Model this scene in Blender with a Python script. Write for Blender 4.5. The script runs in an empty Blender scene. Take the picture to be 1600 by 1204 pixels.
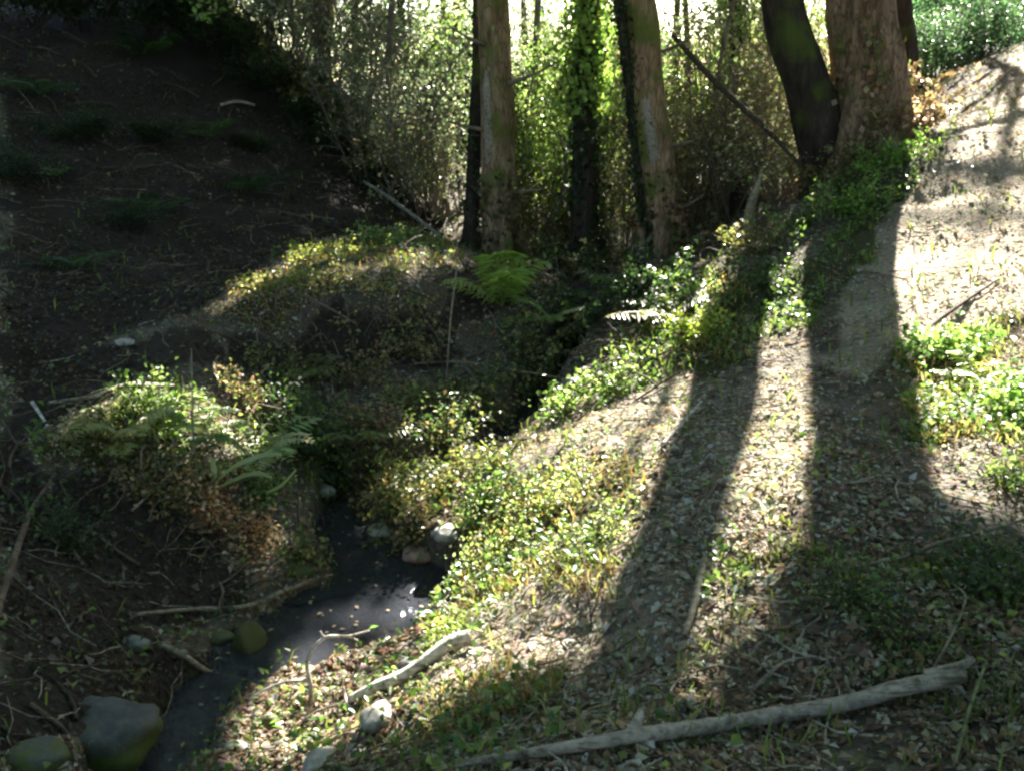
import bpy, math, random
import numpy as np
from mathutils import Vector
random.seed(7); RNG = np.random.default_rng(11)
SC = bpy.context.scene
COL = SC.collection

# ------------------------------------------------------------------ camera, sky, sun, exposure
PITCH = 18.0
LENS_F = 1443.0 / 1600.0                                   # focal length over picture width
cam_d = bpy.data.cameras.new('camera'); cam = bpy.data.objects.new('camera', cam_d); COL.objects.link(cam)
cam_d.sensor_width = 36.0; cam_d.lens = 36.0 * LENS_F; cam_d.clip_start = 0.05; cam_d.clip_end = 2000
cam.location = (0, 0, 0); cam.rotation_euler = (math.radians(90 - PITCH), 0, 0)
SC.camera = cam
SUN_AZ, SUN_EL = 17.0, 33.0                                # azimuth right of the view direction, elevation
SUNV = np.array([math.sin(math.radians(SUN_AZ)) * math.cos(math.radians(SUN_EL)),
                 math.cos(math.radians(SUN_AZ)) * math.cos(math.radians(SUN_EL)), math.sin(math.radians(SUN_EL))])
w = bpy.data.worlds.new('World'); SC.world = w; w.use_nodes = True
nt = w.node_tree; bg = nt.nodes['Background']; sky = nt.nodes.new('ShaderNodeTexSky')
sky.sky_type = 'NISHITA'; sky.sun_disc = False
sky.sun_elevation = math.radians(SUN_EL); sky.sun_rotation = math.radians(SUN_AZ)
sky.air_density = 1.0; sky.dust_density = 1.0
bg.inputs['Strength'].default_value = 0.05
nt.links.new(sky.outputs[0], bg.inputs['Color'])
sl = bpy.data.lights.new('sun', 'SUN'); sl.energy = 5.0; sl.angle = math.radians(0.5); sl.color = (1.0, 0.95, 0.86)
so = bpy.data.objects.new('sun', sl); COL.objects.link(so)
so.rotation_euler = Vector(SUNV.tolist()).to_track_quat('Z', 'Y').to_euler()
SC.view_settings.view_transform = 'Standard'; SC.view_settings.look = 'None'
SC.view_settings.exposure = 3.05; SC.view_settings.gamma = 1.0
SC.view_settings.use_curve_mapping = False
SC.cycles.filter_width = 2.6
SC.cycles.max_bounces = 6; SC.cycles.diffuse_bounces = 3; SC.cycles.transmission_bounces = 4
SC.cycles.transparent_max_bounces = 4; SC.cycles.caustics_reflective = False; SC.cycles.caustics_refractive = False
SC.cycles.sample_clamp_indirect = 4.0

# ------------------------------------------------------------------ helpers
CP, SP = math.cos(math.radians(PITCH)), math.sin(math.radians(PITCH))
def atY(u, v, Y):                                          # the point at depth Y seen in that direction
    dx = (u - 800) / 1443; dy = (602 - v) / 1443
    yc = CP + dy * SP; zc = -SP + dy * CP
    return np.array([dx / yc * Y, Y, zc / yc * Y])

def hashn(ix, iy, s):
    h = np.sin(ix * 127.1 + iy * 311.7 + s * 74.7) * 43758.5453
    return h - np.floor(h)
def vnoise(x, y, s=0):
    ix, iy = np.floor(x), np.floor(y); fx, fy = x - ix, y - iy
    fx = fx * fx * (3 - 2 * fx); fy = fy * fy * (3 - 2 * fy)
    a = hashn(ix, iy, s); b = hashn(ix + 1, iy, s); c = hashn(ix, iy + 1, s); d = hashn(ix + 1, iy + 1, s)
    return (a + (b - a) * fx) * (1 - fy) + (c + (d - c) * fx) * fy - 0.5
def fbm(x, y, s=0, o=3):
    r = 0; a = 1
    for k in range(o):
        r = r + a * vnoise(x * 2 ** k + 17.3 * k, y * 2 ** k - 9.1 * k, s + k); a *= 0.5
    return r

# terrain control points: picture direction and depth
CTL = [(800,1204,1.75),(900,700,4.4),(850,900,3.1),(1100,600,5.2),(1080,470,7.0),(1300,900,2.65),(1500,1000,2.25),
 (1400,650,4.2),(1500,450,6.0),(1330,270,9.0),(1450,200,10.8),(1600,80,12.5),(1600,300,7.6),(1600,600,4.5),(1250,400,7.3),
 (1300,1204,1.75),(1600,1204,1.72),(1100,1100,2.1),(1050,850,2.95),
 (310,515,5.9),(420,485,6.4),(550,466,6.8),(660,472,6.9),(400,430,7.4),(550,405,8.3),(680,388,9.2),
 (330,562,5.7),(440,570,6.05),(560,575,6.3),(680,580,6.4),
 (420,640,5.4),(560,700,5.0),(520,780,4.62),(700,745,4.95),(620,620,5.8),
 (90,700,4.2),(180,722,4.2),(270,760,4.2),(350,812,4.1),(430,880,3.95),
 (120,630,4.85),(230,610,5.05),(330,640,5.0),
 (120,800,3.95),(220,860,3.85),(300,915,3.75),
 (250,975,3.5),(0,900,3.2),(100,1000,3.0),(0,1100,2.4),(60,1204,2.25),
 (450,1090,2.95),(480,1185,2.5),(350,1120,2.83),
 (560,1150,2.36),(700,1100,2.38),(740,960,3.2),(730,860,3.8),(800,740,4.5),(950,640,5.2),(620,1190,2.18),
 (0,500,6.0),(200,400,8.0),(0,300,9.0),(300,250,11.0),(0,0,16.0),(330,0,18.0),(450,150,15.0),(560,240,14.0),(700,350,12.4),
 (170,520,6.1),(0,680,4.5),(780,400,11.0),(1050,405,10.5),(930,450,9.5),(1180,380,9.3)]
P = [atY(*c) for c in CTL]
P += [np.array(p, float) for p in [(0,0.6,-1.5),(0,-4,-1.5),(3,-3,-1.4),(-3,-3,-1.7),(-2.6,0.8,-1.85),(6,3,-1.0),(9,8,0.2),(5.0,12.5,-.55),
 (12,16,1.6),(10,0,0.3),(3.5,14,-1.2),(1,16,-1.9),(2,22,-1.9),(0,30,-1.6),(8,24,-.6),(-4.5,20,0.0),(-8,10,0.6),(-9,4,-.2),(-14,12,3.5),(-14,26,4),
 (16,30,2.0),(0,45,-1.2),(-20,45,2),(20,45,1),(0,-20,-1.0),(-15,-10,1),(15,-10,1),(-30,10,7),(30,10,5)]]
P = np.array(P)
def tps_fit(xy, z):
    n = len(xy); d = np.linalg.norm(xy[:, None] - xy[None], axis=2)
    K = d ** 2 * np.log(d + 1e-9); A = np.zeros((n + 3, n + 3))
    A[:n, :n] = K + np.eye(n) * 1e-3; A[:n, n] = 1; A[:n, n + 1:] = xy; A[n, :n] = 1; A[n + 1:, :n] = xy.T
    return np.linalg.solve(A, np.concatenate([z, np.zeros(3)]))
TW = tps_fit(P[:, :2], P[:, 2])
def tps(x, y):
    r = TW[-3] + TW[-2] * x + TW[-1] * y
    for i in range(len(P)):
        d2 = (x - P[i, 0]) ** 2 + (y - P[i, 1]) ** 2
        r = r + TW[i] * 0.5 * d2 * np.log(d2 + 1e-9)
    return r
# stream: centre points (x, y), half width, water level
STREAMS = [[((-1.2,2.0),.08,-2.30),((-1.19,2.7),.08,-2.29),((-1.2,3.05),.07,-2.28),((-1.05,3.38),.17,-2.275),((-.74,3.58),.34,-2.27),
          ((-.57,3.82),.30,-2.265),((-.72,4.12),.17,-2.26),((-.86,4.45),.10,-2.25),((-.92,4.8),.05,-2.24)],
         [((-.12,5.4),.03,-2.19),((.05,5.9),.05,-2.17),((.38,6.8),.07,-2.12),((.9,8.0),.12,-2.08),((1.4,9.4),.15,-2.05),((1.5,12),.4,-2.02),((1.2,16),.5,-2.0)]]
def seg_info(x, y):
    best = np.full(np.shape(x), 1e9); hw = np.zeros(np.shape(x)); wl = np.zeros(np.shape(x))
    for ST in STREAMS:
        for (a, h0, w0), (b, h1, w1) in zip(ST[:-1], ST[1:]):
            ax, ay = a; bx, by = b; L = (bx - ax) ** 2 + (by - ay) ** 2
            t = np.clip(((x - ax) * (bx - ax) + (y - ay) * (by - ay)) / L, 0, 1)
            d = np.hypot(x - ax - t * (bx - ax), y - ay - t * (by - ay))
            m = d < best
            best = np.where(m, d, best); hw = np.where(m, h0 + (h1 - h0) * t, hw); wl = np.where(m, w0 + (w1 - w0) * t, wl)
    return best, hw, wl
def H(x, y):
    x = np.asarray(x, float); y = np.asarray(y, float)
    z = tps(x, y)
    far = np.clip((np.hypot(x, y - 8) - 28) / 30, 0, 1)
    z = z * (1 - far) + far * (-0.8 + 3.0 * np.clip(np.abs(x) / 60, 0, 1))
    z = z + 0.10 * fbm(x * 1.1, y * 1.1, 1, 2) + 0.05 * fbm(x * 4, y * 4, 5, 3) + 0.016 * fbm(x * 16, y * 16, 9, 2)
    d, hw, wl = seg_info(x, y)
    wob = 0.10 * fbm(x * 4, y * 4, 21, 2)
    t = np.clip((d - hw * 0.9 + wob) / 0.13, 0, 1); t = t * t * (3 - 2 * t)
    bed = wl - 0.10 + 0.03 * fbm(x * 9, y * 9, 31, 2)
    lip = np.maximum(z, wl + 0.03)                         # banks never dip under the water
    k = np.clip((d - hw) / 1.2, 0, 1)
    z = np.where(d < hw + 1.2, lip * (1 - k) + z * k, z)
    return bed * (1 - t) + z * t
def at(u, v, up=0.0):                                      # where that direction meets the ground
    d = atY(u, v, 1.0); ts = np.concatenate([np.arange(1.2, 8, .02), np.arange(8, 60, .08)])
    pts = ts[:, None] * d[None]; g = pts[:, 2] - H(pts[:, 0], pts[:, 1])
    i = np.argmax(g < 0) if (g < 0).any() else len(ts) - 1
    t = ts[i] if i == 0 else ts[i - 1] + (ts[i] - ts[i - 1]) * g[i - 1] / (g[i - 1] - g[i] + 1e-9)
    p = d * t; p[2] += up
    return p
def ground_pt(x, y, up=0.0): return np.array([x, y, float(H(x, y)) + up])
def poly_w(pts): return np.array([at(u, v)[:2] for u, v in pts])
def inside(poly, x, y):
    r = np.zeros(np.shape(x), bool); n = len(poly)
    for i in range(n):
        x1, y1 = poly[i]; x2, y2 = poly[(i + 1) % n]
        c = ((y1 > y) != (y2 > y)) & (x < (x2 - x1) * (y - y1) / (y2 - y1 + 1e-12) + x1)
        r ^= c
    return r
def soft_in(polys, x, y, j=0.10):
    jx = x + j * 2 * fbm(x * 3, y * 3, 41, 3); jy = y + j * 2 * fbm(x * 3, y * 3, 51, 3)
    r = np.zeros(np.shape(x), bool)
    for p in polys: r |= inside(p, jx, jy)
    return r

class Geo:
    def __init__(s): s.V = []; s.T = []; s.C = []; s.n = 0
    def add(s, V, T, C):
        V = np.asarray(V, np.float32); T = np.asarray(T, np.int64); C = np.asarray(C, np.float32)
        if C.ndim == 1: C = np.tile(C, (len(V), 1))
        s.V.append(V); s.T.append(T + s.n); s.C.append(C); s.n += len(V)
        return s
    def mesh(s, name, mat, smooth=False):
        V = np.concatenate(s.V); T = np.concatenate(s.T); C = np.concatenate(s.C)
        me = bpy.data.meshes.new(name); k = T.shape[1]
        me.vertices.add(len(V)); me.vertices.foreach_set('co', V.ravel())
        me.loops.add(T.size); me.loops.foreach_set('vertex_index', T.ravel().astype(np.int32))
        me.polygons.add(len(T)); me.polygons.foreach_set('loop_start', (np.arange(len(T)) * k).astype(np.int32))
        me.polygons.foreach_set('loop_total', np.full(len(T), k, np.int32))
        if smooth: me.polygons.foreach_set('use_smooth', np.ones(len(T), bool))
        me.materials.append(mat)
        at_ = me.color_attributes.new('tint', 'FLOAT_COLOR', 'POINT')
        at_.data.foreach_set('color', np.concatenate([C, np.ones((len(C), 1), np.float32)], 1).ravel())
        me.update(calc_edges=True)
        return me
    def obj(s, name, mat, parent=None, smooth=False):
        o = bpy.data.objects.new(name, s.mesh(name, mat, smooth)); COL.objects.link(o)
        if parent is not None: o.parent = parent
        return o
def tag(o, label=None, cat=None, group=None, kind=None):
    if label: o['label'] = label
    if cat: o['category'] = cat
    if group: o['group'] = group
    if kind: o['kind'] = kind
    return o
def empty(name, p, label, cat, group=None):
    o = bpy.data.objects.new(name, None); COL.objects.link(o); o.location = [float(a) for a in p]; o.empty_display_size = .1
    return tag(o, label, cat, group)
def setorigin(o, p):                                       # move the object's origin to p without moving the mesh
    p = np.asarray(p, float); me = o.data; n = len(me.vertices); co = np.empty(n * 3, np.float32); me.vertices.foreach_get('co', co)
    me.vertices.foreach_set('co', (co.reshape(-1, 3) - p.astype(np.float32)).ravel()); o.location = p.tolist(); me.update()

def unit(v): return v / (np.linalg.norm(v, axis=-1, keepdims=True) + 1e-12)
def leafs(P_, N, L, Wd, color, fold=0.25, axis=None):      # folded leaf blades: centre, normal, length, width
    n = len(P_); N = unit(N)
    if axis is None: axis = RNG.normal(size=(n, 3))
    A = unit(axis - N * (axis * N).sum(1, keepdims=True)); B = np.cross(N, A)
    L = np.broadcast_to(L, (n,))[:, None]; Wd = np.broadcast_to(Wd, (n,))[:, None]
    v0 = P_ - A * L * .5; v2 = P_ + A * L * .5 - N * L * .12
    v1 = P_ + B * Wd * .5 + N * Wd * fold; v3 = P_ - B * Wd * .5 + N * Wd * fold
    V = np.stack([v0, v1, v2, v3], 1).reshape(-1, 3)
    b = np.arange(n)[:, None] * 4
    T = np.concatenate([b + [0, 1, 2], b + [0, 2, 3]], 1).reshape(-1, 3)
    return V, T, np.repeat(color, 4, 0)
def blades(P_, D, L, Wd, color, bend=0.5):                 # grass blades
    n = len(P_); D = unit(D); S = unit(np.cross(D, RNG.normal(size=(n, 3)))); F = np.cross(S, D)
    L = np.broadcast_to(L, (n,))[:, None]; Wd = np.broadcast_to(Wd, (n,))[:, None]
    m = P_ + D * L * .55 + F * L * .08; t = P_ + D * L * (1 - .3 * bend) + F * L * bend * .6 - np.array([0, 0, 1]) * L * bend * .25
    V = np.stack([P_ - S * Wd * .5, P_ + S * Wd * .5, m + S * Wd * .4, m - S * Wd * .4, t], 1).reshape(-1, 3)
    b = np.arange(n)[:, None] * 5
    T = np.concatenate([b + [0, 1, 2], b + [0, 2, 3], b + [3, 2, 4]], 1).reshape(-1, 3)
    return V, T, np.repeat(color, 5, 0)
def rcol(n, cols, var=.25):
    cols = np.array(cols, float); c = cols[RNG.integers(0, len(cols), n)]
    return np.clip(c * (1 + var * RNG.normal(size=(n, 1))) * (1 + .08 * RNG.normal(size=(n, 3))), .004, .9)
def smooth_path(pts, k=6):
    pts = np.array(pts, float); n = len(pts)
    if n < 3: t = np.linspace(0, 1, k + 1)[:, None]; return pts[0] * (1 - t) + pts[-1] * t
    out = []
    for i in range(n - 1):
        p0 = pts[max(i - 1, 0)]; p1 = pts[i]; p2 = pts[i + 1]; p3 = pts[min(i + 2, n - 1)]
        for t in np.linspace(0, 1, k, endpoint=False):
            out.append(.5 * ((2 * p1) + (-p0 + p2) * t + (2 * p0 - 5 * p1 + 4 * p2 - p3) * t * t + (-p0 + 3 * p1 - 3 * p2 + p3) * t ** 3))
    out.append(pts[-1]); return np.array(out)
def tube(g, pts, rad, sides=8, color=(.2, .15, .1), rough=0.0, cap=True, lobes=None, seed=0):
    pts = np.asarray(pts, float); n = len(pts); rad = np.interp(np.linspace(0, 1, n), np.linspace(0, 1, len(rad)), rad)
    Tn = unit(np.gradient(pts, axis=0)); ref = np.array([0, 1.0, 0.03]) if abs(Tn[:, 2]).mean() > .7 else np.array([0, 0.03, 1.0])
    A = unit(np.cross(Tn, ref)); B = np.cross(Tn, A); th = np.arange(sides) / sides * 2 * np.pi
    R = rad[:, None] * np.ones((1, sides))
    if rough:
        s = np.cumsum(np.r_[0, np.linalg.norm(np.diff(pts, axis=0), axis=1)])[:, None] * np.ones((1, sides))
        cx = np.cos(th)[None] * 2.2; cy = np.sin(th)[None] * 2.2; rm = max(rad.max(), .02)
        R = R * (1 + rough * (fbm(cx + s / rm * .18 + seed, cy + 5 + 0 * s, seed, 3) + .6 * fbm(cx * 3 + seed, cy * 3 + s / rm * .35, seed + 3, 2)))
    if lobes is not None: R = R * (1 + lobes[:, None] * (.6 + .55 * np.sin(th[None] * 5 + seed) + .3 * np.sin(th[None] * 3 + seed * 2)))
    V = pts[:, None] + A[:, None] * (R * np.cos(th))[..., None] + B[:, None] * (R * np.sin(th))[..., None]
    V = V.reshape(-1, 3); i = np.arange(n - 1)[:, None] * sides; j = np.arange(sides)[None]; k = (j + 1) % sides
    a = (i + j).ravel(); b = (i + k).ravel(); c = (i + sides + k).ravel(); d = (i + sides + j).ravel()
    T = np.concatenate([np.stack([a, b, c], 1), np.stack([a, c, d], 1)])
    if cap:
        V = np.concatenate([V, pts[[0]], pts[[-1]]]); q = n * sides
        jj = np.arange(sides); kk = (jj + 1) % sides
        T = np.concatenate([T, np.stack([kk, jj, np.full(sides, q)], 1), np.stack([(n - 1) * sides + jj, (n - 1) * sides + kk, np.full(sides, q + 1)], 1)])
    C = np.array(color, float)
    C = np.tile(C, (len(V), 1)) * (1 + .25 * vnoise(V[:, 0] * 9 + V[:, 2] * 3, V[:, 1] * 9 + V[:, 2] * 5, seed)[:, None])
    g.add(V, T, C)

# ------------------------------------------------------------------ materials
def new_mat(name):
    m = bpy.data.materials.new(name); m.use_nodes = True; t = m.node_tree; b = t.nodes['Principled BSDF']
    return m, t, b
def N_(t, ty, **kw):
    n = t.nodes.new(ty)
    for k, v in kw.items():
        if k in n.inputs: n.inputs[k].default_value = v
        else: setattr(n, k, v)
    return n
def mixcol(t, a, b, f, mode='MIX'):
    m = t.nodes.new('ShaderNodeMix'); m.data_type = 'RGBA'; m.blend_type = mode
    for s, v in ((m.inputs[0], f), (m.inputs[6], a), (m.inputs[7], b)):
        if hasattr(v, 'links'): t.links.new(v, s)
        else: s.default_value = v
    return m.outputs[2]
def ramp(t, fac, stops):
    r = t.nodes.new('ShaderNodeValToRGB'); e = r.color_ramp.elements
    while len(e) < len(stops): e.new(.5)
    for x, (p, c) in zip(e, stops): x.position = p; x.color = c if len(c) == 4 else (*c, 1)
    t.links.new(fac, r.inputs[0]); return r.outputs[0]
def objcoord(t, scale=(1, 1, 1)):
    c = N_(t, 'ShaderNodeTexCoord'); mp = N_(t, 'ShaderNodeMapping'); mp.inputs['Scale'].default_value = scale
    t.links.new(c.outputs['Object'], mp.inputs[0]); return mp.outputs[0]
def leaf_mat(name, trans=.4, rough=.45, spec=.5):
    m, t, b = new_mat(name); a = N_(t, 'ShaderNodeAttribute', attribute_name='tint')
    t.links.new(a.outputs['Color'], b.inputs['Base Color']); b.inputs['Roughness'].default_value = rough
    b.inputs['Specular IOR Level'].default_value = spec
    tr = N_(t, 'ShaderNodeBsdfTranslucent'); mx = N_(t, 'ShaderNodeMixShader'); mx.inputs[0].default_value = trans
    bright = mixcol(t, a.outputs['Color'], (1.65, 1.75, 1.15, 1), 1.0, 'MULTIPLY')
    t.links.new(bright, tr.inputs[0]); t.links.new(b.outputs[0], mx.inputs[1]); t.links.new(tr.outputs[0], mx.inputs[2])
    t.links.new(mx.outputs[0], t.nodes['Material Output'].inputs[0]); return m
LEAF = leaf_mat('living_leaf', .42, .4, .5)
GRASS = leaf_mat('grass_blade', .35, .5, .35)
DEAD = leaf_mat('dead_leaf', .22, .75, .12)
def bark_mat(name, dark, light, moss=0.0, scale=14, bump=.9):
    m, t, b = new_mat(name); v = objcoord(t, (1, 1, .22))
    n1 = N_(t, 'ShaderNodeTexNoise', Scale=scale, Detail=8.0, Roughness=.65); t.links.new(v, n1.inputs[0])
    n2 = N_(t, 'ShaderNodeTexVoronoi', Scale=scale * 1.6, feature='DISTANCE_TO_EDGE'); t.links.new(v, n2.inputs[0])
    n3 = N_(t, 'ShaderNodeTexNoise', Scale=2.4, Detail=4.0); t.links.new(objcoord(t), n3.inputs[0])
    c = ramp(t, n1.outputs[0], [(.33, dark), (.55, tuple((d + l) / 2 for d, l in zip(dark, light))), (.72, light)])
    c = mixcol(t, c, (.03, .022, .016, 1), ramp(t, n2.outputs[0], [(0, (.75,) * 3), (.09, (0, 0, 0))]))
    if moss:
        c = mixcol(t, c, (.07, .095, .02, 1), ramp(t, n3.outputs[0], [(.62 - moss * .3, (0, 0, 0)), (.74 - moss * .3, (.85,) * 3)]))
    a = N_(t, 'ShaderNodeAttribute', attribute_name='tint')
    c = mixcol(t, c, a.outputs['Color'], 1.0, 'MULTIPLY')
    t.links.new(c, b.inputs['Base Color']); b.inputs['Roughness'].default_value = .9; b.inputs['Specular IOR Level'].default_value = .2
    bp = N_(t, 'ShaderNodeBump', Strength=bump, Distance=.03)
    ad = N_(t, 'ShaderNodeMath', operation='ADD'); t.links.new(n1.outputs[0], ad.inputs[0]); t.links.new(n2.outputs[0], ad.inputs[1])
    t.links.new(ad.outputs[0], bp.inputs['Height']); t.links.new(bp.outputs[0], b.inputs['Normal']); return m
BARK_BROWN = bark_mat('brown_bark', (.10, .065, .042), (.34, .25, .17), .42)
BARK_RED = bark_mat('reddish_bark', (.12, .075, .05), (.46, .31, .20), .12, 15, 1.0)
BARK_DARK = bark_mat('dark_bark', (.022, .017, .013), (.085, .065, .05), .25)
BARK_GREY = bark_mat('grey_bark', (.12, .10, .08), (.36, .32, .26), .3)
def wood_mat(name):
    m, t, b = new_mat(name); v = objcoord(t)
    a = N_(t, 'ShaderNodeAttribute', attribute_name='tint')
    n1 = N_(t, 'ShaderNodeTexNoise', Scale=38.0, Detail=6.0, Roughness=.7); t.links.new(v, n1.inputs[0])
    n2 = N_(t, 'ShaderNodeTexNoise', Scale=7.0, Detail=4.0); t.links.new(v, n2.inputs[0])
    c = mixcol(t, a.outputs['Color'], ramp(t, n1.outputs[0], [(.3, (.45, .42, .40)), (.6, (1, 1, 1))]), 1.0, 'MULTIPLY')
    c = mixcol(t, c, (.06, .075, .025, 1), ramp(t, n2.outputs[0], [(.58, (0, 0, 0)), (.7, (.6,) * 3)]))
    n4 = N_(t, 'ShaderNodeTexNoise', Scale=26.0, Detail=6.0, Roughness=.7); t.links.new(objcoord(t, (.25, 2.2, 2.2)), n4.inputs[0])
    c = mixcol(t, c, ramp(t, n4.outputs[0], [(.36, (.42, .38, .34)), (.5, (1, 1, 1))]), 1.0, 'MULTIPLY')
    n5 = N_(t, 'ShaderNodeTexNoise', Scale=11.0, Detail=5.0, Roughness=.7); t.links.new(v, n5.inputs[0])
    c = mixcol(t, c, (.07, .055, .04, 1), ramp(t, n5.outputs[0], [(.55, (0, 0, 0)), (.64, (.8,) * 3)]))
    t.links.new(c, b.inputs['Base Color']); b.inputs['Roughness'].default_value = .85; b.inputs['Specular IOR Level'].default_value = .2
    bp = N_(t, 'ShaderNodeBump', Strength=.8, Distance=.01); t.links.new(n1.outputs[0], bp.inputs['Height']); t.links.new(bp.outputs[0], b.inputs['Normal'])
    return m
WOOD = wood_mat('weathered_wood')
def stone_mat(name, c0, c1, moss=.0):
    m, t, b = new_mat(name); v = objcoord(t)
    n1 = N_(t, 'ShaderNodeTexNoise', Scale=22.0, Detail=8.0, Roughness=.7); t.links.new(v, n1.inputs[0])
    n2 = N_(t, 'ShaderNodeTexNoise', Scale=6.0, Detail=5.0); t.links.new(v, n2.inputs[0])
    c = ramp(t, n1.outputs[0], [(.3, c0), (.7, c1)])
    if moss: c = mixcol(t, c, (.055, .065, .014, 1), ramp(t, n2.outputs[0], [(.62 - moss * .3, (0, 0, 0)), (.70 - moss * .3, (.95,) * 3)]))
    t.links.new(c, b.inputs['Base Color']); b.inputs['Roughness'].default_value = .7
    bp = N_(t, 'ShaderNodeBump', Strength=.6, Distance=.012); t.links.new(n1.outputs[0], bp.inputs['Height']); t.links.new(bp.outputs[0], b.inputs['Normal'])
    return m
STONE_PALE = stone_mat('pale_stone', (.22, .20, .17), (.55, .53, .47), .05)
STONE_GREY = stone_mat('grey_stone', (.10, .10, .10), (.27, .27, .26), .1)
STONE_RED = stone_mat('reddish_stone', (.26, .15, .12), (.48, .33, .29), .05)
STONE_MOSS = stone_mat('mossy_stone', (.06, .06, .05), (.17, .17, .145), .42)
STONE_OLIVE = stone_mat('olive_moss_stone', (.10, .09, .06), (.22, .20, .14), .95)
STONE_FRONT = stone_mat('part_mossed_stone', (.03, .033, .032), (.10, .105, .10), 0)
def _front():
    t = STONE_FRONT.node_tree; b = t.nodes['Principled BSDF']; src = b.inputs['Base Color'].links[0].from_socket
    c = N_(t, 'ShaderNodeTexCoord'); sp = N_(t, 'ShaderNodeSeparateXYZ'); t.links.new(c.outputs['Object'], sp.inputs[0])
    n = N_(t, 'ShaderNodeTexNoise', Scale=16.0, Detail=5.0); t.links.new(c.outputs['Object'], n.inputs[0])
    a = N_(t, 'ShaderNodeMath', operation='MULTIPLY_ADD'); t.links.new(sp.outputs['Z'], a.inputs[0]); a.inputs[1].default_value = 6.0; t.links.new(n.outputs[0], a.inputs[2])
    t.links.new(mixcol(t, (.07, .09, .015, 1), src, ramp(t, a.outputs[0], [(.62, (0, 0, 0)), (.85, (1, 1, 1))])), b.inputs['Base Color'])
_front()
def ground_mat():
    m, t, b = new_mat('woodland_soil'); v = objcoord(t); a = N_(t, 'ShaderNodeAttribute', attribute_name='tint')
    n1 = N_(t, 'ShaderNodeTexNoise', Scale=34.0, Detail=8.0, Roughness=.75); t.links.new(v, n1.inputs[0])
    n2 = N_(t, 'ShaderNodeTexVoronoi', Scale=42.0); t.links.new(v, n2.inputs[0])
    c = mixcol(t, a.outputs['Color'], ramp(t, n1.outputs[0], [(.3, (.35, .32, .30)), (.52, (.9, .9, .9)), (.72, (1.5, 1.45, 1.35))]), 1.0, 'MULTIPLY')
    c = mixcol(t, c, mixcol(t, c, n2.outputs['Color'], .35, 'MULTIPLY'), .6)
    t.links.new(c, b.inputs['Base Color']); b.inputs['Roughness'].default_value = .92; b.inputs['Specular IOR Level'].default_value = .15
    ad = N_(t, 'ShaderNodeMath', operation='ADD'); t.links.new(n1.outputs[0], ad.inputs[0]); t.links.new(n2.outputs['Distance'], ad.inputs[1])
    bp = N_(t, 'ShaderNodeBump', Strength=.8, Distance=.02); t.links.new(ad.outputs[0], bp.inputs['Height']); t.links.new(bp.outputs[0], b.inputs['Normal'])
    return m
SOIL = ground_mat()
def water_mat():
    m, t, b = new_mat('stream_water'); v = objcoord(t, (1, .6, 1))
    n1 = N_(t, 'ShaderNodeTexNoise', Scale=14.0, Detail=6.0, Distortion=1.0); t.links.new(v, n1.inputs[0])
    b.inputs['Base Color'].default_value = (.055, .060, .072, 1); b.inputs['Roughness'].default_value = .10
    b.inputs['IOR'].default_value = 1.33; b.inputs['Specular IOR Level'].default_value = .9
    bp = N_(t, 'ShaderNodeBump', Strength=.4, Distance=.03); t.links.new(n1.outputs[0], bp.inputs['Height']); t.links.new(bp.outputs[0], b.inputs['Normal'])
    gl = N_(t, 'ShaderNodeBsdfTransparent'); gl.inputs[0].default_value = (.62, .60, .58, 1)
    mx = N_(t, 'ShaderNodeMixShader'); mx.inputs[0].default_value = .5
    t.links.new(b.outputs[0], mx.inputs[1]); t.links.new(gl.outputs[0], mx.inputs[2]); t.links.new(mx.outputs[0], t.nodes['Material Output'].inputs[0])
    return m
WATER = water_mat()

# ------------------------------------------------------------------ where the ground is green, bare, trodden, darkened as shade, paled as sunlight
GREEN = [poly_w(p) for p in [
 [(700,840),(830,740),(985,800),(970,900),(930,960),(890,890),(760,890),(720,960),(700,940)],
 [(880,610),(1060,480),(1100,420),(1160,420),(1160,560),(1050,590),(950,640)],
 [(1165,430),(1300,400),(1290,500),(1170,545)],
 [(1320,270),(1480,230),(1400,330),(1330,460),(1290,400)],
 [(1420,540),(1600,490),(1600,710),(1440,700)],
 [(100,700),(220,620),(310,600),(300,740),(120,745)],
 [(440,590),(570,690),(510,800),(400,700)]]]
MOSSY = [poly_w(p) for p in [
 [(1200,880),(1280,860),(1440,1000),(1400,1060),(1300,1000)],[(1350,900),(1600,850),(1600,1120),(1440,1110)],
 [(700,840),(800,740),(1000,720),(985,870),(930,960),(760,940),(700,1000)],[(1420,540),(1600,490),(1600,710),(1440,700)],[(1060,560),(1110,420),(1160,420),(1160,560)],
 [(330,490),(470,395),(700,365),(730,430),(560,440),(400,520)],
 [(600,1110),(900,1040),(860,1090),(620,1200),(560,1204)],
 [(1090,870),(1190,880),(1170,980),(1100,1060)],
 [(120,700),(300,700),(330,840),(260,790)],[(560,740),(700,700),(760,780),(640,830)]]]
SOIL_AND_SHADE = [poly_w(p) for p in [  # bare dark soil, plus ground whose colour is darkened to stand for shade
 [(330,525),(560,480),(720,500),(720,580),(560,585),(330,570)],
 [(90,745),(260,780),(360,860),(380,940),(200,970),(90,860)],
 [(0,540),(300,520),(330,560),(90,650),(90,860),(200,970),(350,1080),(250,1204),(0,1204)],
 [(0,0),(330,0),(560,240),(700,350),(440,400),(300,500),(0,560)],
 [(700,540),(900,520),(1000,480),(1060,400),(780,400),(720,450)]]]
PATH = [poly_w(p) for p in [[(1290,560),(1330,440),(1400,320),(1490,220),(1600,80),(1700,60),(1700,470),(1600,480),(1420,550),(1350,590)]]]
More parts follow.
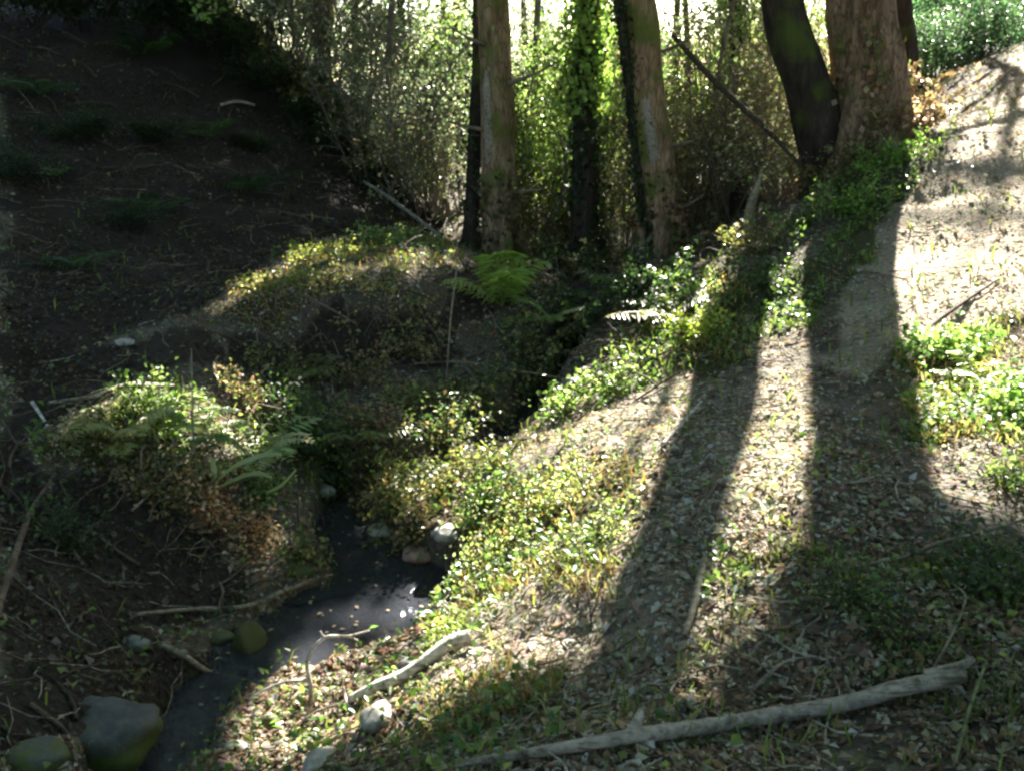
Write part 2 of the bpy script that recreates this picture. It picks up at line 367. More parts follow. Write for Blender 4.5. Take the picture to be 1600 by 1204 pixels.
PAINTED_SUN = [poly_w(p) for p in [[(740,900),(900,890),(985,870),(1060,700),(1130,600),(1230,560),(1300,620),(1250,850),(1150,1000),(1050,1120),(880,1070),(640,1160),(560,1190),(600,1090),(700,1020)],  # sunlit bank and path, their litter coloured paler to stand for sunlight
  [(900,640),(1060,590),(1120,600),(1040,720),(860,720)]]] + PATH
# ground kept sunlit by leaving out crown leaves above it
LIT = [poly_w(p) for p in [
 [(1110,400),(1160,415),(1350,240),(1430,140),(1600,60),(1750,60),(1750,860),(1600,835),(1450,790),(1265,850),(1215,960),(1150,1060),(1075,1145),(1000,1150),
  (870,1060),(640,1170),(520,1210),(480,1204),(560,1110),(690,1010),(690,900),(740,800),(780,700),(890,600),(1060,480)],
 [(300,525),(350,450),(470,400),(640,378),(720,415),(745,465),(650,468),(550,446),(420,496)],
 [(95,640),(230,595),(310,608),(440,700),(470,760),(450,900),(380,900),(320,850),(250,770),(110,735)],
 [(540,650),(620,620),(700,640),(760,720),(720,830),(580,850),(550,790),(520,700)],
 [(590,880),(700,880),(700,1020),(640,1060),(560,1000),(600,960)],
 [(470,990),(560,1000),(640,1100),(520,1210),(350,1204),(340,1150),(420,1060)],
 [(740,420),(860,420),(880,500),(740,500)],
 [(1560,1020),(1640,980),(1640,1204),(1560,1204)]]]

def shadow_xy(Pn):                                         # where the shadow of each point falls on the ground
    P0 = Pn.copy(); t = np.zeros(len(P0))
    for _ in range(14):
        q = P0 - SUNV * t[:, None]; dz = q[:, 2] - H(q[:, 0], q[:, 1]); t = t + dz / (SUNV[2] + .25)
    return (P0 - SUNV * t[:, None])[:, :2]

# ------------------------------------------------------------------ ground, footpath, stream
ys = [-40, -30, -22, -16, -12, -9, -7, -5.5, -4.3, -3.3, -2.5, -1.8, -1.2, -.7, -.3, 0, .3, .5, .7, .85]
y = .95
while y < 160: ys.append(y); y += .020 + .0105 * max(y - 1, 0) + (0 if y < 20 else (y - 20) * .05)
ys = np.array(ys); s = np.linspace(-1, 1, 440)
sx = s * .80 + np.sign(s) * np.abs(s) ** 9 * 5
XX = (0.9 + .70 * np.sqrt(ys ** 2 + .3))[:, None] * sx[None]; YY = ys[:, None] * np.ones_like(XX)
ZZ = H(XX, YY); ny, nx = XX.shape
base_litter = np.array([.17, .145, .115]); C = np.tile(base_litter, (XX.size, 1)).reshape(ny, nx, 3)
def paint(C, mask, c, k=1.0): C[mask] = C[mask] * (1 - k) + np.array(c) * k
paint(C, soft_in(MOSSY, XX, YY), (.12, .105, .04), .9)
paint(C, soft_in(GREEN, XX, YY), (.085, .09, .035), .85)
paint(C, soft_in(SOIL_AND_SHADE, XX, YY), (.042, .033, .027), .9)
pathm = soft_in(PATH, XX, YY, .14)
paint(C, soft_in(PAINTED_SUN, XX, YY), (.30, .26, .20), .8); paint(C, pathm, (.42, .35, .26), .92)
dS, hS, wS = seg_info(XX, YY); paint(C, dS < hS + .06, (.13, .11, .09), .9)
nz = fbm(XX * 1.7, YY * 1.7, 61, 3)[..., None]; C = C * (1 + .5 * nz); C = np.clip(C, .01, .6)
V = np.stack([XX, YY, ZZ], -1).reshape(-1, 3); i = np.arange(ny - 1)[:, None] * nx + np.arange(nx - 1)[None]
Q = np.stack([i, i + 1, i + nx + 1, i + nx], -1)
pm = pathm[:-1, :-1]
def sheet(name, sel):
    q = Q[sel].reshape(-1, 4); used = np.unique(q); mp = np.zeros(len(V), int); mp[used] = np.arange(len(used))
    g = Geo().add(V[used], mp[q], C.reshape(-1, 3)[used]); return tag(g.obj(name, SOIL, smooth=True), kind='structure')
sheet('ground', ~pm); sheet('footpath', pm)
# water ribbons
for ST in STREAMS:
    cl = smooth_path([(a[0], a[1], w_) for a, h, w_ in ST], 8); hw = np.interp(np.linspace(0, 1, len(cl)), np.linspace(0, 1, len(ST)), [h for _, h, _ in ST])
    tn = unit(np.gradient(cl[:, :2], axis=0)); nm = np.stack([-tn[:, 1], tn[:, 0]], 1)
    k = np.linspace(-1, 1, 13); Wp = cl[:, None, :2] + nm[:, None] * (hw[:, None] * 1.15 + .16)[..., None] * k[None, :, None]
    Wz = np.repeat(cl[:, 2:3], 13, 1) + .006 * fbm(Wp[..., 0] * 9, Wp[..., 1] * 9, 3, 2)
    WV = np.concatenate([Wp, Wz[..., None]], -1).reshape(-1, 3); i = np.arange(len(cl) - 1)[:, None] * 13 + np.arange(12)[None]
    tag(Geo().add(WV, np.stack([i, i + 1, i + 14, i + 13], -1).reshape(-1, 4), np.array([.02, .02, .03])).obj('stream', WATER, smooth=True), kind='structure')

# ------------------------------------------------------------------ ground scatter
def scatter(n, ymax=13, ymin=1.3, p=1.0, xr=.62):
    """random ground points, thinner with distance"""
    yy = ymin + (ymax - ymin) * RNG.random(n) ** (1.0 + p); xx = (RNG.random(n) * 2 - 1) * (.35 + xr * yy)
    return xx, yy
def normals(x, y, e=.03):
    hx = (H(x + e, y) - H(x - e, y)) / (2 * e); hy = (H(x, y + e) - H(x, y - e)) / (2 * e)
    return unit(np.stack([-hx, -hy, np.ones_like(hx)], 1))
def dry(x, y, m=.02):
    d, h, w_ = seg_info(x, y); return (d > h + m)
# fallen leaves
x, y = scatter(210000, 14, p=.8); m = dry(x, y) & (RNG.random(len(x)) < np.clip(.75 + 1.3 * fbm(x * 2.3, y * 2.3, 91, 3), .15, 1)); x, y = x[m], y[m]
g_ = soft_in(GREEN, x, y); pth = soft_in(PATH, x, y); dk = soft_in(SOIL_AND_SHADE, x, y)
keep = RNG.random(len(x)) < np.where(g_, .45, np.where(pth, .6, np.where(dk, .75, 1.0)))
x, y, pth, dk = x[keep], y[keep], pth[keep], dk[keep]; n = len(x)
Pn = np.stack([x, y, H(x, y) + RNG.random(n) * .012 + .004], 1); Nn = normals(x, y) + RNG.normal(size=(n, 3)) * .38
col = rcol(n, [(.27, .22, .15), (.20, .15, .11), (.40, .35, .26), (.13, .105, .085), (.48, .44, .35), (.25, .15, .10)], .25)
bl = soft_in(PAINTED_SUN, x, y); col = np.where(bl[:, None], col * 1.05 + .07, col); col = np.where(dk[:, None], col * .32, col)  # leaf colour raised for sunlight, lowered for dark soil and shade
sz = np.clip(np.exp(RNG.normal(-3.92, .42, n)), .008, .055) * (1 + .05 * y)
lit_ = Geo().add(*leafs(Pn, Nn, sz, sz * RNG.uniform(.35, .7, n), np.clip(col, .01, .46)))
tag(lit_.obj('leaf_litter', DEAD), 'brown and beige fallen leaves covering the banks and the woodland floor', 'leaves', kind='stuff')
# low green leaves
x, y = scatter(170000, 14, p=.8); m = dry(x, y, -.02); x, y = x[m], y[m]
w_ = np.where(soft_in(GREEN, x, y, .14), 1.0, np.where(soft_in(MOSSY, x, y, .1), .30, np.where(soft_in(SOIL_AND_SHADE, x, y), .035, np.where(x < 0, .12, .02))))
cl_ = np.clip(fbm(x * 2.6, y * 2.6, 71, 3) * 2.4 + .55, .05, 1)
keep = RNG.random(len(x)) < w_ * cl_; x, y = x[keep], y[keep]; n = len(x)
hgt = RNG.random(n) ** 1.6 * .09
Pn = np.stack([x, y, H(x, y) + .01 + hgt], 1); Nn = np.array([0, 0, 1.0]) + RNG.normal(size=(n, 3)) * .55
col = rcol(n, [(.10, .17, .035), (.15, .22, .05), (.07, .13, .03), (.20, .25, .08), (.05, .10, .035)], .25)
sz = RNG.uniform(.011, .036, n) * (1 + .07 * y)
tag(Geo().add(*leafs(Pn, Nn, sz, sz * RNG.uniform(.5, .85, n), col)).obj('ground_cover', LEAF), 'low green creeping leaves spreading over the sunlit banks', 'ground cover', kind='stuff')
# grass and moss blades
x, y = scatter(120000, 13, p=.8); m = dry(x, y, .0); x, y = x[m], y[m]
ms = soft_in(MOSSY, x, y, .1); gr = soft_in(GREEN, x, y, .14)
w_ = np.where(ms, .9, np.where(gr, .38, np.where(soft_in(SOIL_AND_SHADE, x, y), .010, .04))) * np.clip(fbm(x * 3.1, y * 3.1, 81, 3) * 2.2 + .6, .06, 1)
keep = RNG.random(len(x)) < w_; x, y, ms = x[keep], y[keep], ms[keep]; n = len(x)
Pn = np.stack([x, y, H(x, y) - .004], 1); D = np.array([0, 0, 1.0]) + normals(x, y) * .5 + RNG.normal(size=(n, 3)) * .45
colA = rcol(n, [(.13, .19, .04), (.22, .26, .07), (.09, .14, .03)], .2); colB = rcol(n, [(.27, .24, .09), (.20, .21, .06), (.36, .29, .14), (.30, .18, .08)], .2)
dm = ms & (x > .5) & (y < 3.4); col = np.where(ms[:, None], colB, colA); col = np.where(dm[:, None], rcol(n, [(.07, .11, .02), (.10, .13, .03), (.14, .15, .05)], .2), col)
L = np.where(ms, RNG.uniform(.03, .10, n), RNG.uniform(.04, .14, n)) * (1 + .03 * y)
tag(Geo().add(*blades(Pn, D, L, .004 * (1 + .3 * y), col)).obj('grass', GRASS), 'short grass and moss tufts on the mound and stream banks', 'grass', kind='stuff')
# twig litter
g = Geo(); x, y = scatter(1500, 11, p=.6); m = dry(x, y, .03); x, y = x[m], y[m]
for a, b in zip(x, y):
    L = random.uniform(.06, .32) * (1 + .06 * b); an = random.random() * 6.28; q = np.linspace(-.5, .5, 5)
    px = a + q * L * math.cos(an) + .04 * L * np.sin(q * 7); py = b + q * L * math.sin(an) + .06 * L * np.cos(q * 9)
    pz = H(px, py) + .012; pz = pz * .5 + .5 * np.linspace(pz[0], pz[-1] + random.uniform(0, .05), 5) + .004
    c_ = random.choice([(.40, .34, .26), (.22, .16, .11), (.12, .09, .065), (.5, .45, .36)])
    tube(g, np.stack([px, py, pz], 1), [random.uniform(.0015, .005), .0015], 4, c_, cap=False)
tag(g.obj('twig_litter', WOOD), 'thin dead twigs strewn over the leaf litter', 'twigs', kind='stuff')

# ------------------------------------------------------------------ trees
CANOPY = []                                                # (root, x, y, trunk path, bark)
def ivy_on(path, rad, n, spread, cols, zr=(0, 1), size=(.04, .085)):
    k = RNG.uniform(zr[0], zr[1], n) * (len(path) - 1); i0 = np.floor(k).astype(int).clip(0, len(path) - 2); f = (k - i0)[:, None]
    c = path[i0] * (1 - f) + path[i0 + 1] * f; r = np.interp(k, np.arange(len(path)), np.interp(np.linspace(0, 1, len(path)), np.linspace(0, 1, len(rad)), rad))
    th = RNG.random(n) * 2 * np.pi; lump = np.clip(1 + 1.8 * fbm(th * 1.3, k * .5, 7, 3), .2, 2.5)
    rr = r + np.abs(RNG.normal(size=n)) * spread * lump
    d = np.stack([np.cos(th), np.sin(th), np.zeros(n)], 1); P_ = c + d * rr[:, None] + RNG.normal(size=(n, 3)) * .03
    sz = RNG.uniform(*size, n)
    return leafs(P_, d + RNG.normal(size=(n, 3)) * .5, sz, sz * .85, rcol(n, cols, .25), .12, np.array([0, 0, -1.0]) + RNG.normal(size=(n, 3)) * .5)
def tree(label, pts, rad, bark, group=None, sides=20, rough=.22, flare=.5, ivy=None, tint=(1, 1, 1), canopy=True, seed=0, name='tree'):
    pts = np.array(pts, float); base = pts[0].copy(); path = smooth_path(pts, 9 if sides < 16 else 26)
    root = empty(name, base, label, 'tree', group)
    g = Geo(); n = len(path); hgt = path[:, 2] - base[2]
    lob = flare * np.exp(-np.clip(hgt, 0, 99) / (rad[0] * 1.3)) if flare else None
    path2 = path.copy(); path2[0, 2] -= .35
    tube(g, path2 - base, rad, sides, tint, rough, lobes=lob, seed=seed); g.obj('trunk', bark, root, True)
    if ivy is not None:
        for (n_i, sp, cols, zr) in ivy:
            V_, T_, C_ = ivy_on(path - base, rad, n_i, sp, cols, zr); Geo().add(V_, T_, C_).obj('ivy', LEAF, root)
    if canopy: CANOPY.append((root, base, path, bark, tint))
    return root
def Tp(*uvY): return [atY(*q) for q in uvY]
def rooted(u, v, *rest, dz=0.0):                           # trunk foot on the ground, then points at the foot's own depth
    b = at(u, v); pts = [b + [0, 0, dz]]
    for (uu, vv, dY) in rest: pts.append(atY(uu, vv, b[1] + dY))
    return pts
GRN = [(.13, .20, .05), (.19, .27, .08), (.08, .13, .035), (.26, .32, .12)]
OLIVE = [(.14, .16, .05), (.20, .20, .08), (.10, .12, .04), (.26, .22, .10)]
DGRN = [(.03, .06, .018), (.05, .085, .025), (.02, .04, .014)]
# the pair at the top of the footpath
b = at(1318, 268)
def up(pts, dx, dz, dy=0): p = np.array(pts[-1]); return pts + [p + [dx, dy, dz]]
A_ = [b + [-.10, .05, 0], atY(1260, 130, b[1] + .05), atY(1222, -10, b[1] + .1)]
A_ = up(A_, .09, 1.3, .1); A_ = up(A_, .0, 1.8, .1); A_ = up(A_, .1, 2.8, .3)
tree('dark trunk leaning left, the nearer of the big pair beside the footpath', A_, [.25, .22, .205, .18, .15, .11], BARK_DARK, seed=2, sides=36)
B_ = [b + [.20, .12, .0], atY(1352, 120, b[1] + .12), atY(1340, -10, b[1] + .15)]
B_ = up(B_, .05, 1.6, .1); B_ = up(B_, -.02, 2.5, .2); B_ = up(B_, .3, 2.6, 0)
tree('broad reddish brown trunk right of the dark leaning one, dead fronds round its foot', B_, [.40, .32, .29, .22, .17, .13], BARK_RED, seed=3, sides=40, flare=.7, rough=.36,
     ivy=[(1100, .045, [(.35, .23, .15), (.27, .18, .11), (.43, .33, .23), (.14, .16, .06)], (.0, .22)), (500, .03, [(.30, .22, .15), (.14, .17, .06)], (.2, .45))])
D_ = rooted(1424, 150, (1418, 60, 0), (1412, -20, .1)); D_ = up(D_, -.02, .5)
tree('thin dark trunk at the top of the slope, right of the big reddish trunk', D_, [.14, .12, .11, .10, .03], BARK_DARK, seed=4, canopy=False)
E_ = rooted(785, 398, (778, 250, .1), (776, 120, .15), (770, -15, .2)); E_ = up(up(up(E_, -.1, 1.8), .1, 2.5), .1, 2.8)
TE = tree('straight brown trunk with painted sunlit patches, nearest the middle of the thicket', E_, [.235, .19, .175, .17, .15, .12, .07], BARK_BROWN, seed=5, sides=36, tint=(1.7, 1.6, 1.45),
     ivy=[(900, .05, [(.09, .09, .04), (.14, .12, .06)], (.0, .14))])
F_ = rooted(735, 385, (740, 250, .5), (748, 100, .6), (745, -15, .7)); F_ = up(up(F_, -.2, 2.5), -.2, 3)
tree('slim dark trunk tucked close behind the straight brown trunk', F_, [.10, .085, .08, .07, .06, .04], BARK_DARK, seed=6,
     ivy=[(500, .12, DGRN, (.1, .8))])
G_ = rooted(918, 405, (912, 250, .3), (915, 120, .4), (922, -15, .5)); G_ = up(up(up(G_, .05, 1.5), .1, 2.5), .1, 2.5)
tree('trunk wrapped in thick bright green ivy, right of the straight brown trunk', G_, [.17, .14, .13, .13, .12, .1, .07], BARK_DARK, seed=7,
     ivy=[(4200, .20, [(.20, .30, .07), (.28, .38, .10), (.14, .22, .05)], (.26, .62)), (1500, .06, DGRN, (0, .4))])
H_ = rooted(1045, 402, (1022, 250, 0), (1008, 120, 0), (992, -15, 0)); H_ = up(up(up(H_, -.75, 1.6), -.6, 2.5), 0, 2.6)
TH = tree('leaning greyish brown trunk with dark ivy up its left edge', H_, [.27, .215, .2, .19, .17, .13, .08], BARK_BROWN, seed=8, sides=36, tint=(1.75, 1.6, 1.45),
     ivy=[(700, .03, [(.09, .07, .04), (.12, .11, .05)], (0, .15))])
H2 = [p + np.array([-.19, -.08, 0]) for p in H_[:4]]; iv = smooth_path(H2, 9); i0 = None
def bare(root, pts, rad_, col_=(.44, .39, .31)):  # pale strip that puts a band of sunlight into the trunk's colour
    o = np.array(root.location); g = Geo(); tube(g, smooth_path([atY(*q) for q in pts], 8) - o, rad_, 14, col_, .18); g.obj('painted_sun_strip', WOOD, root, True)
bare(TH, [(1008, 130, H_[2][1] - .15), (1014, 180, H_[1][1] - .165), (1022, 250, H_[1][1] - .17), (1032, 330, H_[1][1] - .175)], [.012, .05, .07, .065, .045, .015])  # painted sunlit band on the leaning trunk
bare(TE, [(760, 110, E_[2][1] - .13), (763, 180, E_[1][1] - .135), (765, 260, E_[1][1] - .14), (768, 350, E_[1][1] - .15)], [.012, .055, .04, .06, .04, .05, .012])  # painted sunlit band on the straight trunk
for tr_, Q_, us in ((TE, E_, [(772, 205, -.55, .12), (790, 300, .5, .05), (757, 70, -.4, .2), (795, 130, .6, .25)]), (TH, H_, [(1005, 90, .5, .2), (1030, 230, .45, .1), (1042, 330, .4, .2)])):
    for (u_, v_, dx_, dz_) in us:
        p0 = atY(u_, v_, Q_[0][1] + .05) - np.array(tr_.location); g = Geo()
        tube(g, smooth_path([p0, p0 + [dx_ * .5, -.12, dz_ * .4], p0 + [dx_, -.1, dz_]], 6), [.035, .018, .006], 8, (.30, .25, .19), .25, seed=u_); g.obj('dead_stub', WOOD, tr_, True)
i0 = empty('ivy_stem', H2[0], 'dark ivy stem climbing the left side of the leaning greyish trunk', 'ivy')
g = Geo(); tube(g, iv - H2[0], [.07, .065, .06, .06], 12, (1, 1, 1), .3); g.obj('stem', BARK_DARK, i0, True)
Geo().add(*ivy_on(iv - H2[0], [.06], 1500, .035, DGRN, (0, 1), (.03, .06))).obj('foliage', LEAF, i0)
I_ = rooted(1158, 330, (1150, 150, 2.5), (1145, -15, 3)); I_ = up(up(up(I_, -.6, 1.2), -.9, 2.0), -.2, 3)
tree('slender tree with light green ivy between the leaning grey trunk and the dark one', I_, [.11, .09, .08, .07, .06, .04], BARK_DARK, seed=9,
     ivy=[(4200, .30, GRN, (.12, .75))])
J_ = [ground_pt(-3.35, 17.0), atY(505, 60, 17.0), atY(507, -20, 17.1)]; J_ = up(up(J_, .05, 3), .1, 3)
tree('reddish trunk standing beyond the crest of the dark left slope', J_, [.16, .14, .13, .1, .06], BARK_RED, seed=10)
# slim trees filling the thicket
slim = []
rs = random.Random(5)
for (u, Y, r, lean) in [(598,15,.05,.2),(640,19,.06,-.3),(700,21,.07,0),(838,17,.06,.1),(952,18,.06,.1),
      (1075,16,.05,-.15),(1122,13,.03,.3),(1205,14,.04,-.1),(560,20,.07,.1),(425,21,.07,.15),(380,23,.08,0),
      (1455,19,.06,.1),(1560,20,.05,.1),(1480,16,.035,.25),(820,26,.09,0),(1050,27,.1,.1),(1150,29,.09,-.1),(920,30,.1,.1)]:
    p = atY(u, 100, Y); bs = ground_pt(p[0], Y); pts = [bs]
    for kk in range(1, 5): pts.append(bs + [lean * kk * .55 + rs.uniform(-.12, .12), rs.uniform(-.15, .15), kk * 1.9])
    tree('slim bare trunk among the other slim trees at the back of the thicket', pts, [r * 1.25, r, r * .85, r * .6, r * .35], rs.choice([BARK_GREY, BARK_BROWN, BARK_DARK]),
         'slim trees behind the stream', 10, .15, .3, canopy=Y > 17, seed=len(slim) + 20,
         ivy=[(600, .12, GRN if rs.random() < .5 else DGRN, (.05, .5))] if rs.random() < .45 else None); slim.append(1)
# trees added so their crowns shade the hollow, standing above and beside the frame
for (x_, y_) in [(7.6, 9.5), (11.8, 14.0), (10.5, 16.5), (-9.5, 14), (-9.5, 9.0), (5.2, 6.2), (-7.6, 19.5), (-1.3, 25)]:
    bs = ground_pt(x_, y_); pts = [bs] + [bs + [rs.uniform(-.2, .2) * kk, rs.uniform(-.2, .2) * kk, kk * 2.2] for kk in range(1, 5)]
    tree('tall tree added so its crown shades the hollow', pts, [.26, .2, .17, .12, .07], rs.choice([BARK_BROWN, BARK_DARK]), 'added shade trees round the hollow', 14, .2, .5, seed=rs.randint(0, 99))

# added crowns: leaf clusters placed along sun rays and thinned to shape the shade
cent = []
def add_shade(n, xr, yr, zr=(4.2, 8.0)):
    gx = RNG.uniform(*xr, n); gy = RNG.uniform(*yr, n)
    lit = np.zeros(n, bool)
    for p in LIT: lit |= inside(p, gx, gy)
    lit |= (gy > 11) & (gx > -2.3 - (gy - 11) * .12)
    gx, gy = gx[~lit], gy[~lit]; gz = H(gx, gy); z = RNG.uniform(*zr, len(gx)); t = (z - gz) / SUNV[2]
    cent.append(np.stack([gx, gy, gz], 1) + SUNV * t[:, None])
add_shade(2600, (-7.5, .2), (1.2, 8.5)); add_shade(3000, (-10, 0), (8.5, 19)); add_shade(1100, (-1, 4), (.3, 3.4)); add_shade(260, (0, 2.5), (5, 11))
nn_ = 5200; oy = RNG.uniform(-14, 17, nn_); cent.append(np.stack([RNG.uniform(-12, 14, nn_), oy, np.maximum(RNG.uniform(4.8, 8.5, nn_), oy * .1 + 3.5)], 1))  # overhead leaf layer added to cut the sky light
cent = np.concatenate(cent)
k_ = 26; n = len(cent) * k_
lp = np.repeat(cent, k_, 0) + RNG.normal(size=(n, 3)) * [.30, .30, .16]
sxy = shadow_xy(lp); lit = np.zeros(n, bool)
jx = sxy[:, 0] + .05 * RNG.normal(size=n); jy = sxy[:, 1] + .05 * RNG.normal(size=n)
for p in LIT: lit |= inside(p, jx, jy)
ok = ~lit | (RNG.random(n) < .008)
ok &= ~((lp[:, 1] > 0) & (lp[:, 2] < lp[:, 1] * .088 + .25) & (np.abs(lp[:, 0]) < .62 * lp[:, 1]))
lp = lp[ok]; cid = np.repeat(np.arange(len(cent)), k_)[ok]
tb = np.array([c[2][-1][:2] for c in CANOPY])
near = np.argmin(np.linalg.norm(cent[:, None, :2] - tb[None], axis=2), 1)
own = near[cid]
for ti, (root, base, path, bark, tint) in enumerate(CANOPY):
    m = own == ti
    if m.sum() < 50: continue
    q = lp[m] - base; nn = len(q); sz = RNG.uniform(.12, .22, nn)
    Geo().add(*leafs(q, RNG.normal(size=(nn, 3)) * .6 + [0, 0, 1], sz, sz * .6, rcol(nn, [(.06, .10, .03), (.09, .14, .04), (.04, .075, .025)], .2))).obj('crown', LEAF, root)
    cc = cent[near == ti]; g = Geo()
    for c in cc[RNG.permutation(len(cc))[:16]]:
        zz = path[:, 2]; hz = min(c[2] - .6, zz[-1] - .3); i = int(np.argmin(np.abs(zz - hz))); a = path[i]; mid = (a + c) / 2 + [0, 0, .25]
        tube(g, smooth_path([a - base, mid - base, c - base], 5), [.05, .03, .01], 6, tint, .1)
    if g.V: g.obj('limbs', bark, root, True)

# ------------------------------------------------------------------ shrubs of the thicket
def shrub_geo(kind, seed, h=2.4, w_=1.3):
    r = random.Random(seed); st = Geo(); tips = []
    nst = {'bare': 7, 'dark': 10, 'dull': 9, 'bright': 12, 'bramble': 20, 'teal': 14}[kind]
    for _ in range(nst):
        an = r.random() * 6.28; rr = r.random() ** .5 * w_; hh = h * r.uniform(.5, 1.05)
        b0 = np.array([math.cos(an) * rr * .3, math.sin(an) * rr * .3, -.15]); top = np.array([math.cos(an) * rr, math.sin(an) * rr, hh])
        if kind == 'bramble': top = np.array([math.cos(an) * w_ * 1.2, math.sin(an) * w_ * 1.2, hh * r.uniform(.1, .7)]); mid = np.array([math.cos(an) * rr * .6, math.sin(an) * rr * .6, hh])
        else: mid = (b0 + top) / 2 + np.array([r.uniform(-.5, .5), r.uniform(-.5, .5), .1])
        p = smooth_path([b0, mid, top], 6)
        c_ = {'bare': (.22, .19, .15), 'dark': (.06, .05, .04), 'dull': (.24, .22, .18), 'bright': (.18, .16, .10), 'bramble': (.38, .29, .20), 'teal': (.14, .12, .09)}[kind]
        tube(st, p, [.018, .011, .004], 5, c_, cap=False); tips.append(p)
        for _ in range(24 if kind == 'bare' else 11 if kind != 'bramble' else 6):
            i = r.randrange(3, len(p) - 1); d = np.array([r.uniform(-1, 1), r.uniform(-1, 1), r.uniform(-.2, .9)]) * r.uniform(.25, .8)
            q = smooth_path([p[i], p[i] + d * .5 + [0, 0, .05], p[i] + d], 3); tube(st, q, [.007, .003], 3, c_, cap=False); tips.append(q)
    allp = np.concatenate([t_[len(t_) // 3:] for t_ in tips])
    n = {'bare': 160, 'dark': 3600, 'dull': 1900, 'bright': 3800, 'bramble': 2300, 'teal': 3400}[kind]
    cols = {'dull': [(.14, .18, .10), (.21, .24, .16), (.31, .33, .27), (.08, .11, .06)], 'bare': [(.18, .22, .12), (.30, .26, .18)], 'dark': DGRN, 'bright': GRN,
            'bramble': [(.36, .31, .22), (.27, .23, .16), (.46, .43, .33), (.22, .27, .11), (.18, .23, .09), (.25, .29, .14)], 'teal': [(.05, .11, .06), (.08, .15, .08), (.12, .19, .10)]}[kind]
    kc = allp[RNG.integers(0, len(allp), 70)]; c = np.where(RNG.random((n, 1)) < .72, kc[RNG.integers(0, 70, n)] + RNG.normal(size=(n, 3)) * .15, allp[RNG.integers(0, len(allp), n)] + RNG.normal(size=(n, 3)) * .09); sz = RNG.uniform(.04, .12, n)
    lf = Geo().add(*leafs(c, RNG.normal(size=(n, 3)) + [0, 0, .5], sz, sz * .62, rcol(n, cols, .3)))
    return st.mesh('stems', WOOD), lf.mesh('foliage', LEAF if kind != 'bramble' else DEAD)
SHR = {k: [shrub_geo(k, s_) for s_ in (1, 2)] for k in ('dull', 'bright', 'bramble', 'teal', 'bare', 'dark')}
SLAB = {'bare': ('bare twiggy sapling among the trunks', 'bare saplings among the trunks'), 'dark': ('dark evergreen bush on the crest of the dark slope', 'dark bushes along the slope crest'),
        'dull': ('grey green twiggy bush in the thicket behind the stream', 'grey green bushes of the thicket'),
        'bright': ('bright green leafy bush backlit behind the tree trunks', 'bright green bushes of the thicket'),
        'bramble': ('tangle of tan dead bramble stems behind the stream', 'bramble tangles of the thicket'),
        'teal': ('blue green evergreen bush beside the top of the footpath', 'evergreen bushes above the footpath')}
def shrub(kind, x_, y_, sc, zs=1.0, lab=None, grp=True, dz=0.0):
    st, lf = rs.choice(SHR[kind]); r = empty(('bramble' if kind == 'bramble' else 'bush'), ground_pt(x_, y_, dz), lab or SLAB[kind][0], 'bush', SLAB[kind][1] if grp else None)
    r.rotation_euler = (0, 0, rs.random() * 6.28); r.scale = (sc, sc, sc * zs)
    for nm_, me in (('stems', st), ('foliage', lf)):
        o = bpy.data.objects.new(nm_, me); COL.objects.link(o); o.parent = r
def shrubs_at(kind, items):
    for (u, Y, sc, zs) in items: shrub(kind, (u - 800) / 1443 / 1.04 * Y, Y, sc, zs)
shrubs_at('dull', [(420,17,.9,1.0),(455,19,1.1,1.1),(540,16.5,.9,1.1),(590,14.5,.75,1.0),(640,14,.8,.95),(680,13.4,.75,1.0),(610,18,1.1,.9),(670,19,1.2,1.0),(720,16,.9,1.1),(360,21,1.1,1.0),(500,22,1.3,1.1),
   (740,24,1.4,1.2),(850,25,1.3,1.1),(1000,24,1.3,1.25),(1130,25,1.2,1.1),(560,26,1.5,1.3),(690,30,1.6,1.25),(780,32,1.6,1.2),(830,30,1.3,1.2),(900,33,1.6,1.3),(1000,31,1.4,1.1),(1060,33,1.4,1.0),(1180,30,1.4,1.3),(960,28,1.3,1.0),(460,29,1.6,1.2)])
shrubs_at('bright', [(1195,17,.8,1.3),(1210,20,1.0,1.3),(1060,22,.9,1.2),(838,12.6,.62,1.35),(880,13.4,.7,1.3),(850,15.5,.85,1.2),(950,14.5,.7,1.2),(965,17,.9,1.1),(1130,14.5,.6,1.2),(1170,16,.8,1.1),(1080,19,1.0,1.0),(910,20,1.1,1.1),(720,18,.9,1.2)])
shrubs_at('bramble', [(1095,11.8,.62,.9),(1140,12.3,.65,1.0),(1185,11.5,.6,1.0),(1215,12.6,.65,1.1),(1110,14.5,.9,1.0),(1200,15,.9,1.1),(1060,13,.6,.9),(670,12.6,.5,.9),(600,13.3,.5,.8),(1240,10.6,.5,.8),(1160,18,1.0,1.1),(990,12.5,.5,.8)])
shrubs_at('bare', [(600,13,.9,1.1),(650,12.4,.8,1.2),(700,13,.9,1.1),(560,14.5,.9,1.2),(830,12,.8,1.2),(870,13.2,.9,1.2),(965,12.2,.8,1.2),(1080,11.5,.8,1.2),(1120,12.8,.9,1.2),(1160,11.2,.75,1.2),(1215,11.8,.8,1.2),(480,16.5,1.0,1.2),(430,18,1.1,1.2),(1060,15,1.0,1.2)])
shrubs_at('dark', [(-40,13.5,.8,.7),(60,14,.85,.7),(150,14.6,.8,.6),(235,15,.8,.6),(310,15.4,.75,.5),(370,15.2,.55,.5),(425,14.6,.5,.5),(478,14,.42,.5),(525,13.4,.36,.55),(570,12.8,.32,.6),(100,10.5,.42,.4),(250,11.2,.36,.4),(10,9.2,.4,.4),(400,12.2,.32,.4),(180,8.7,.28,.4)])
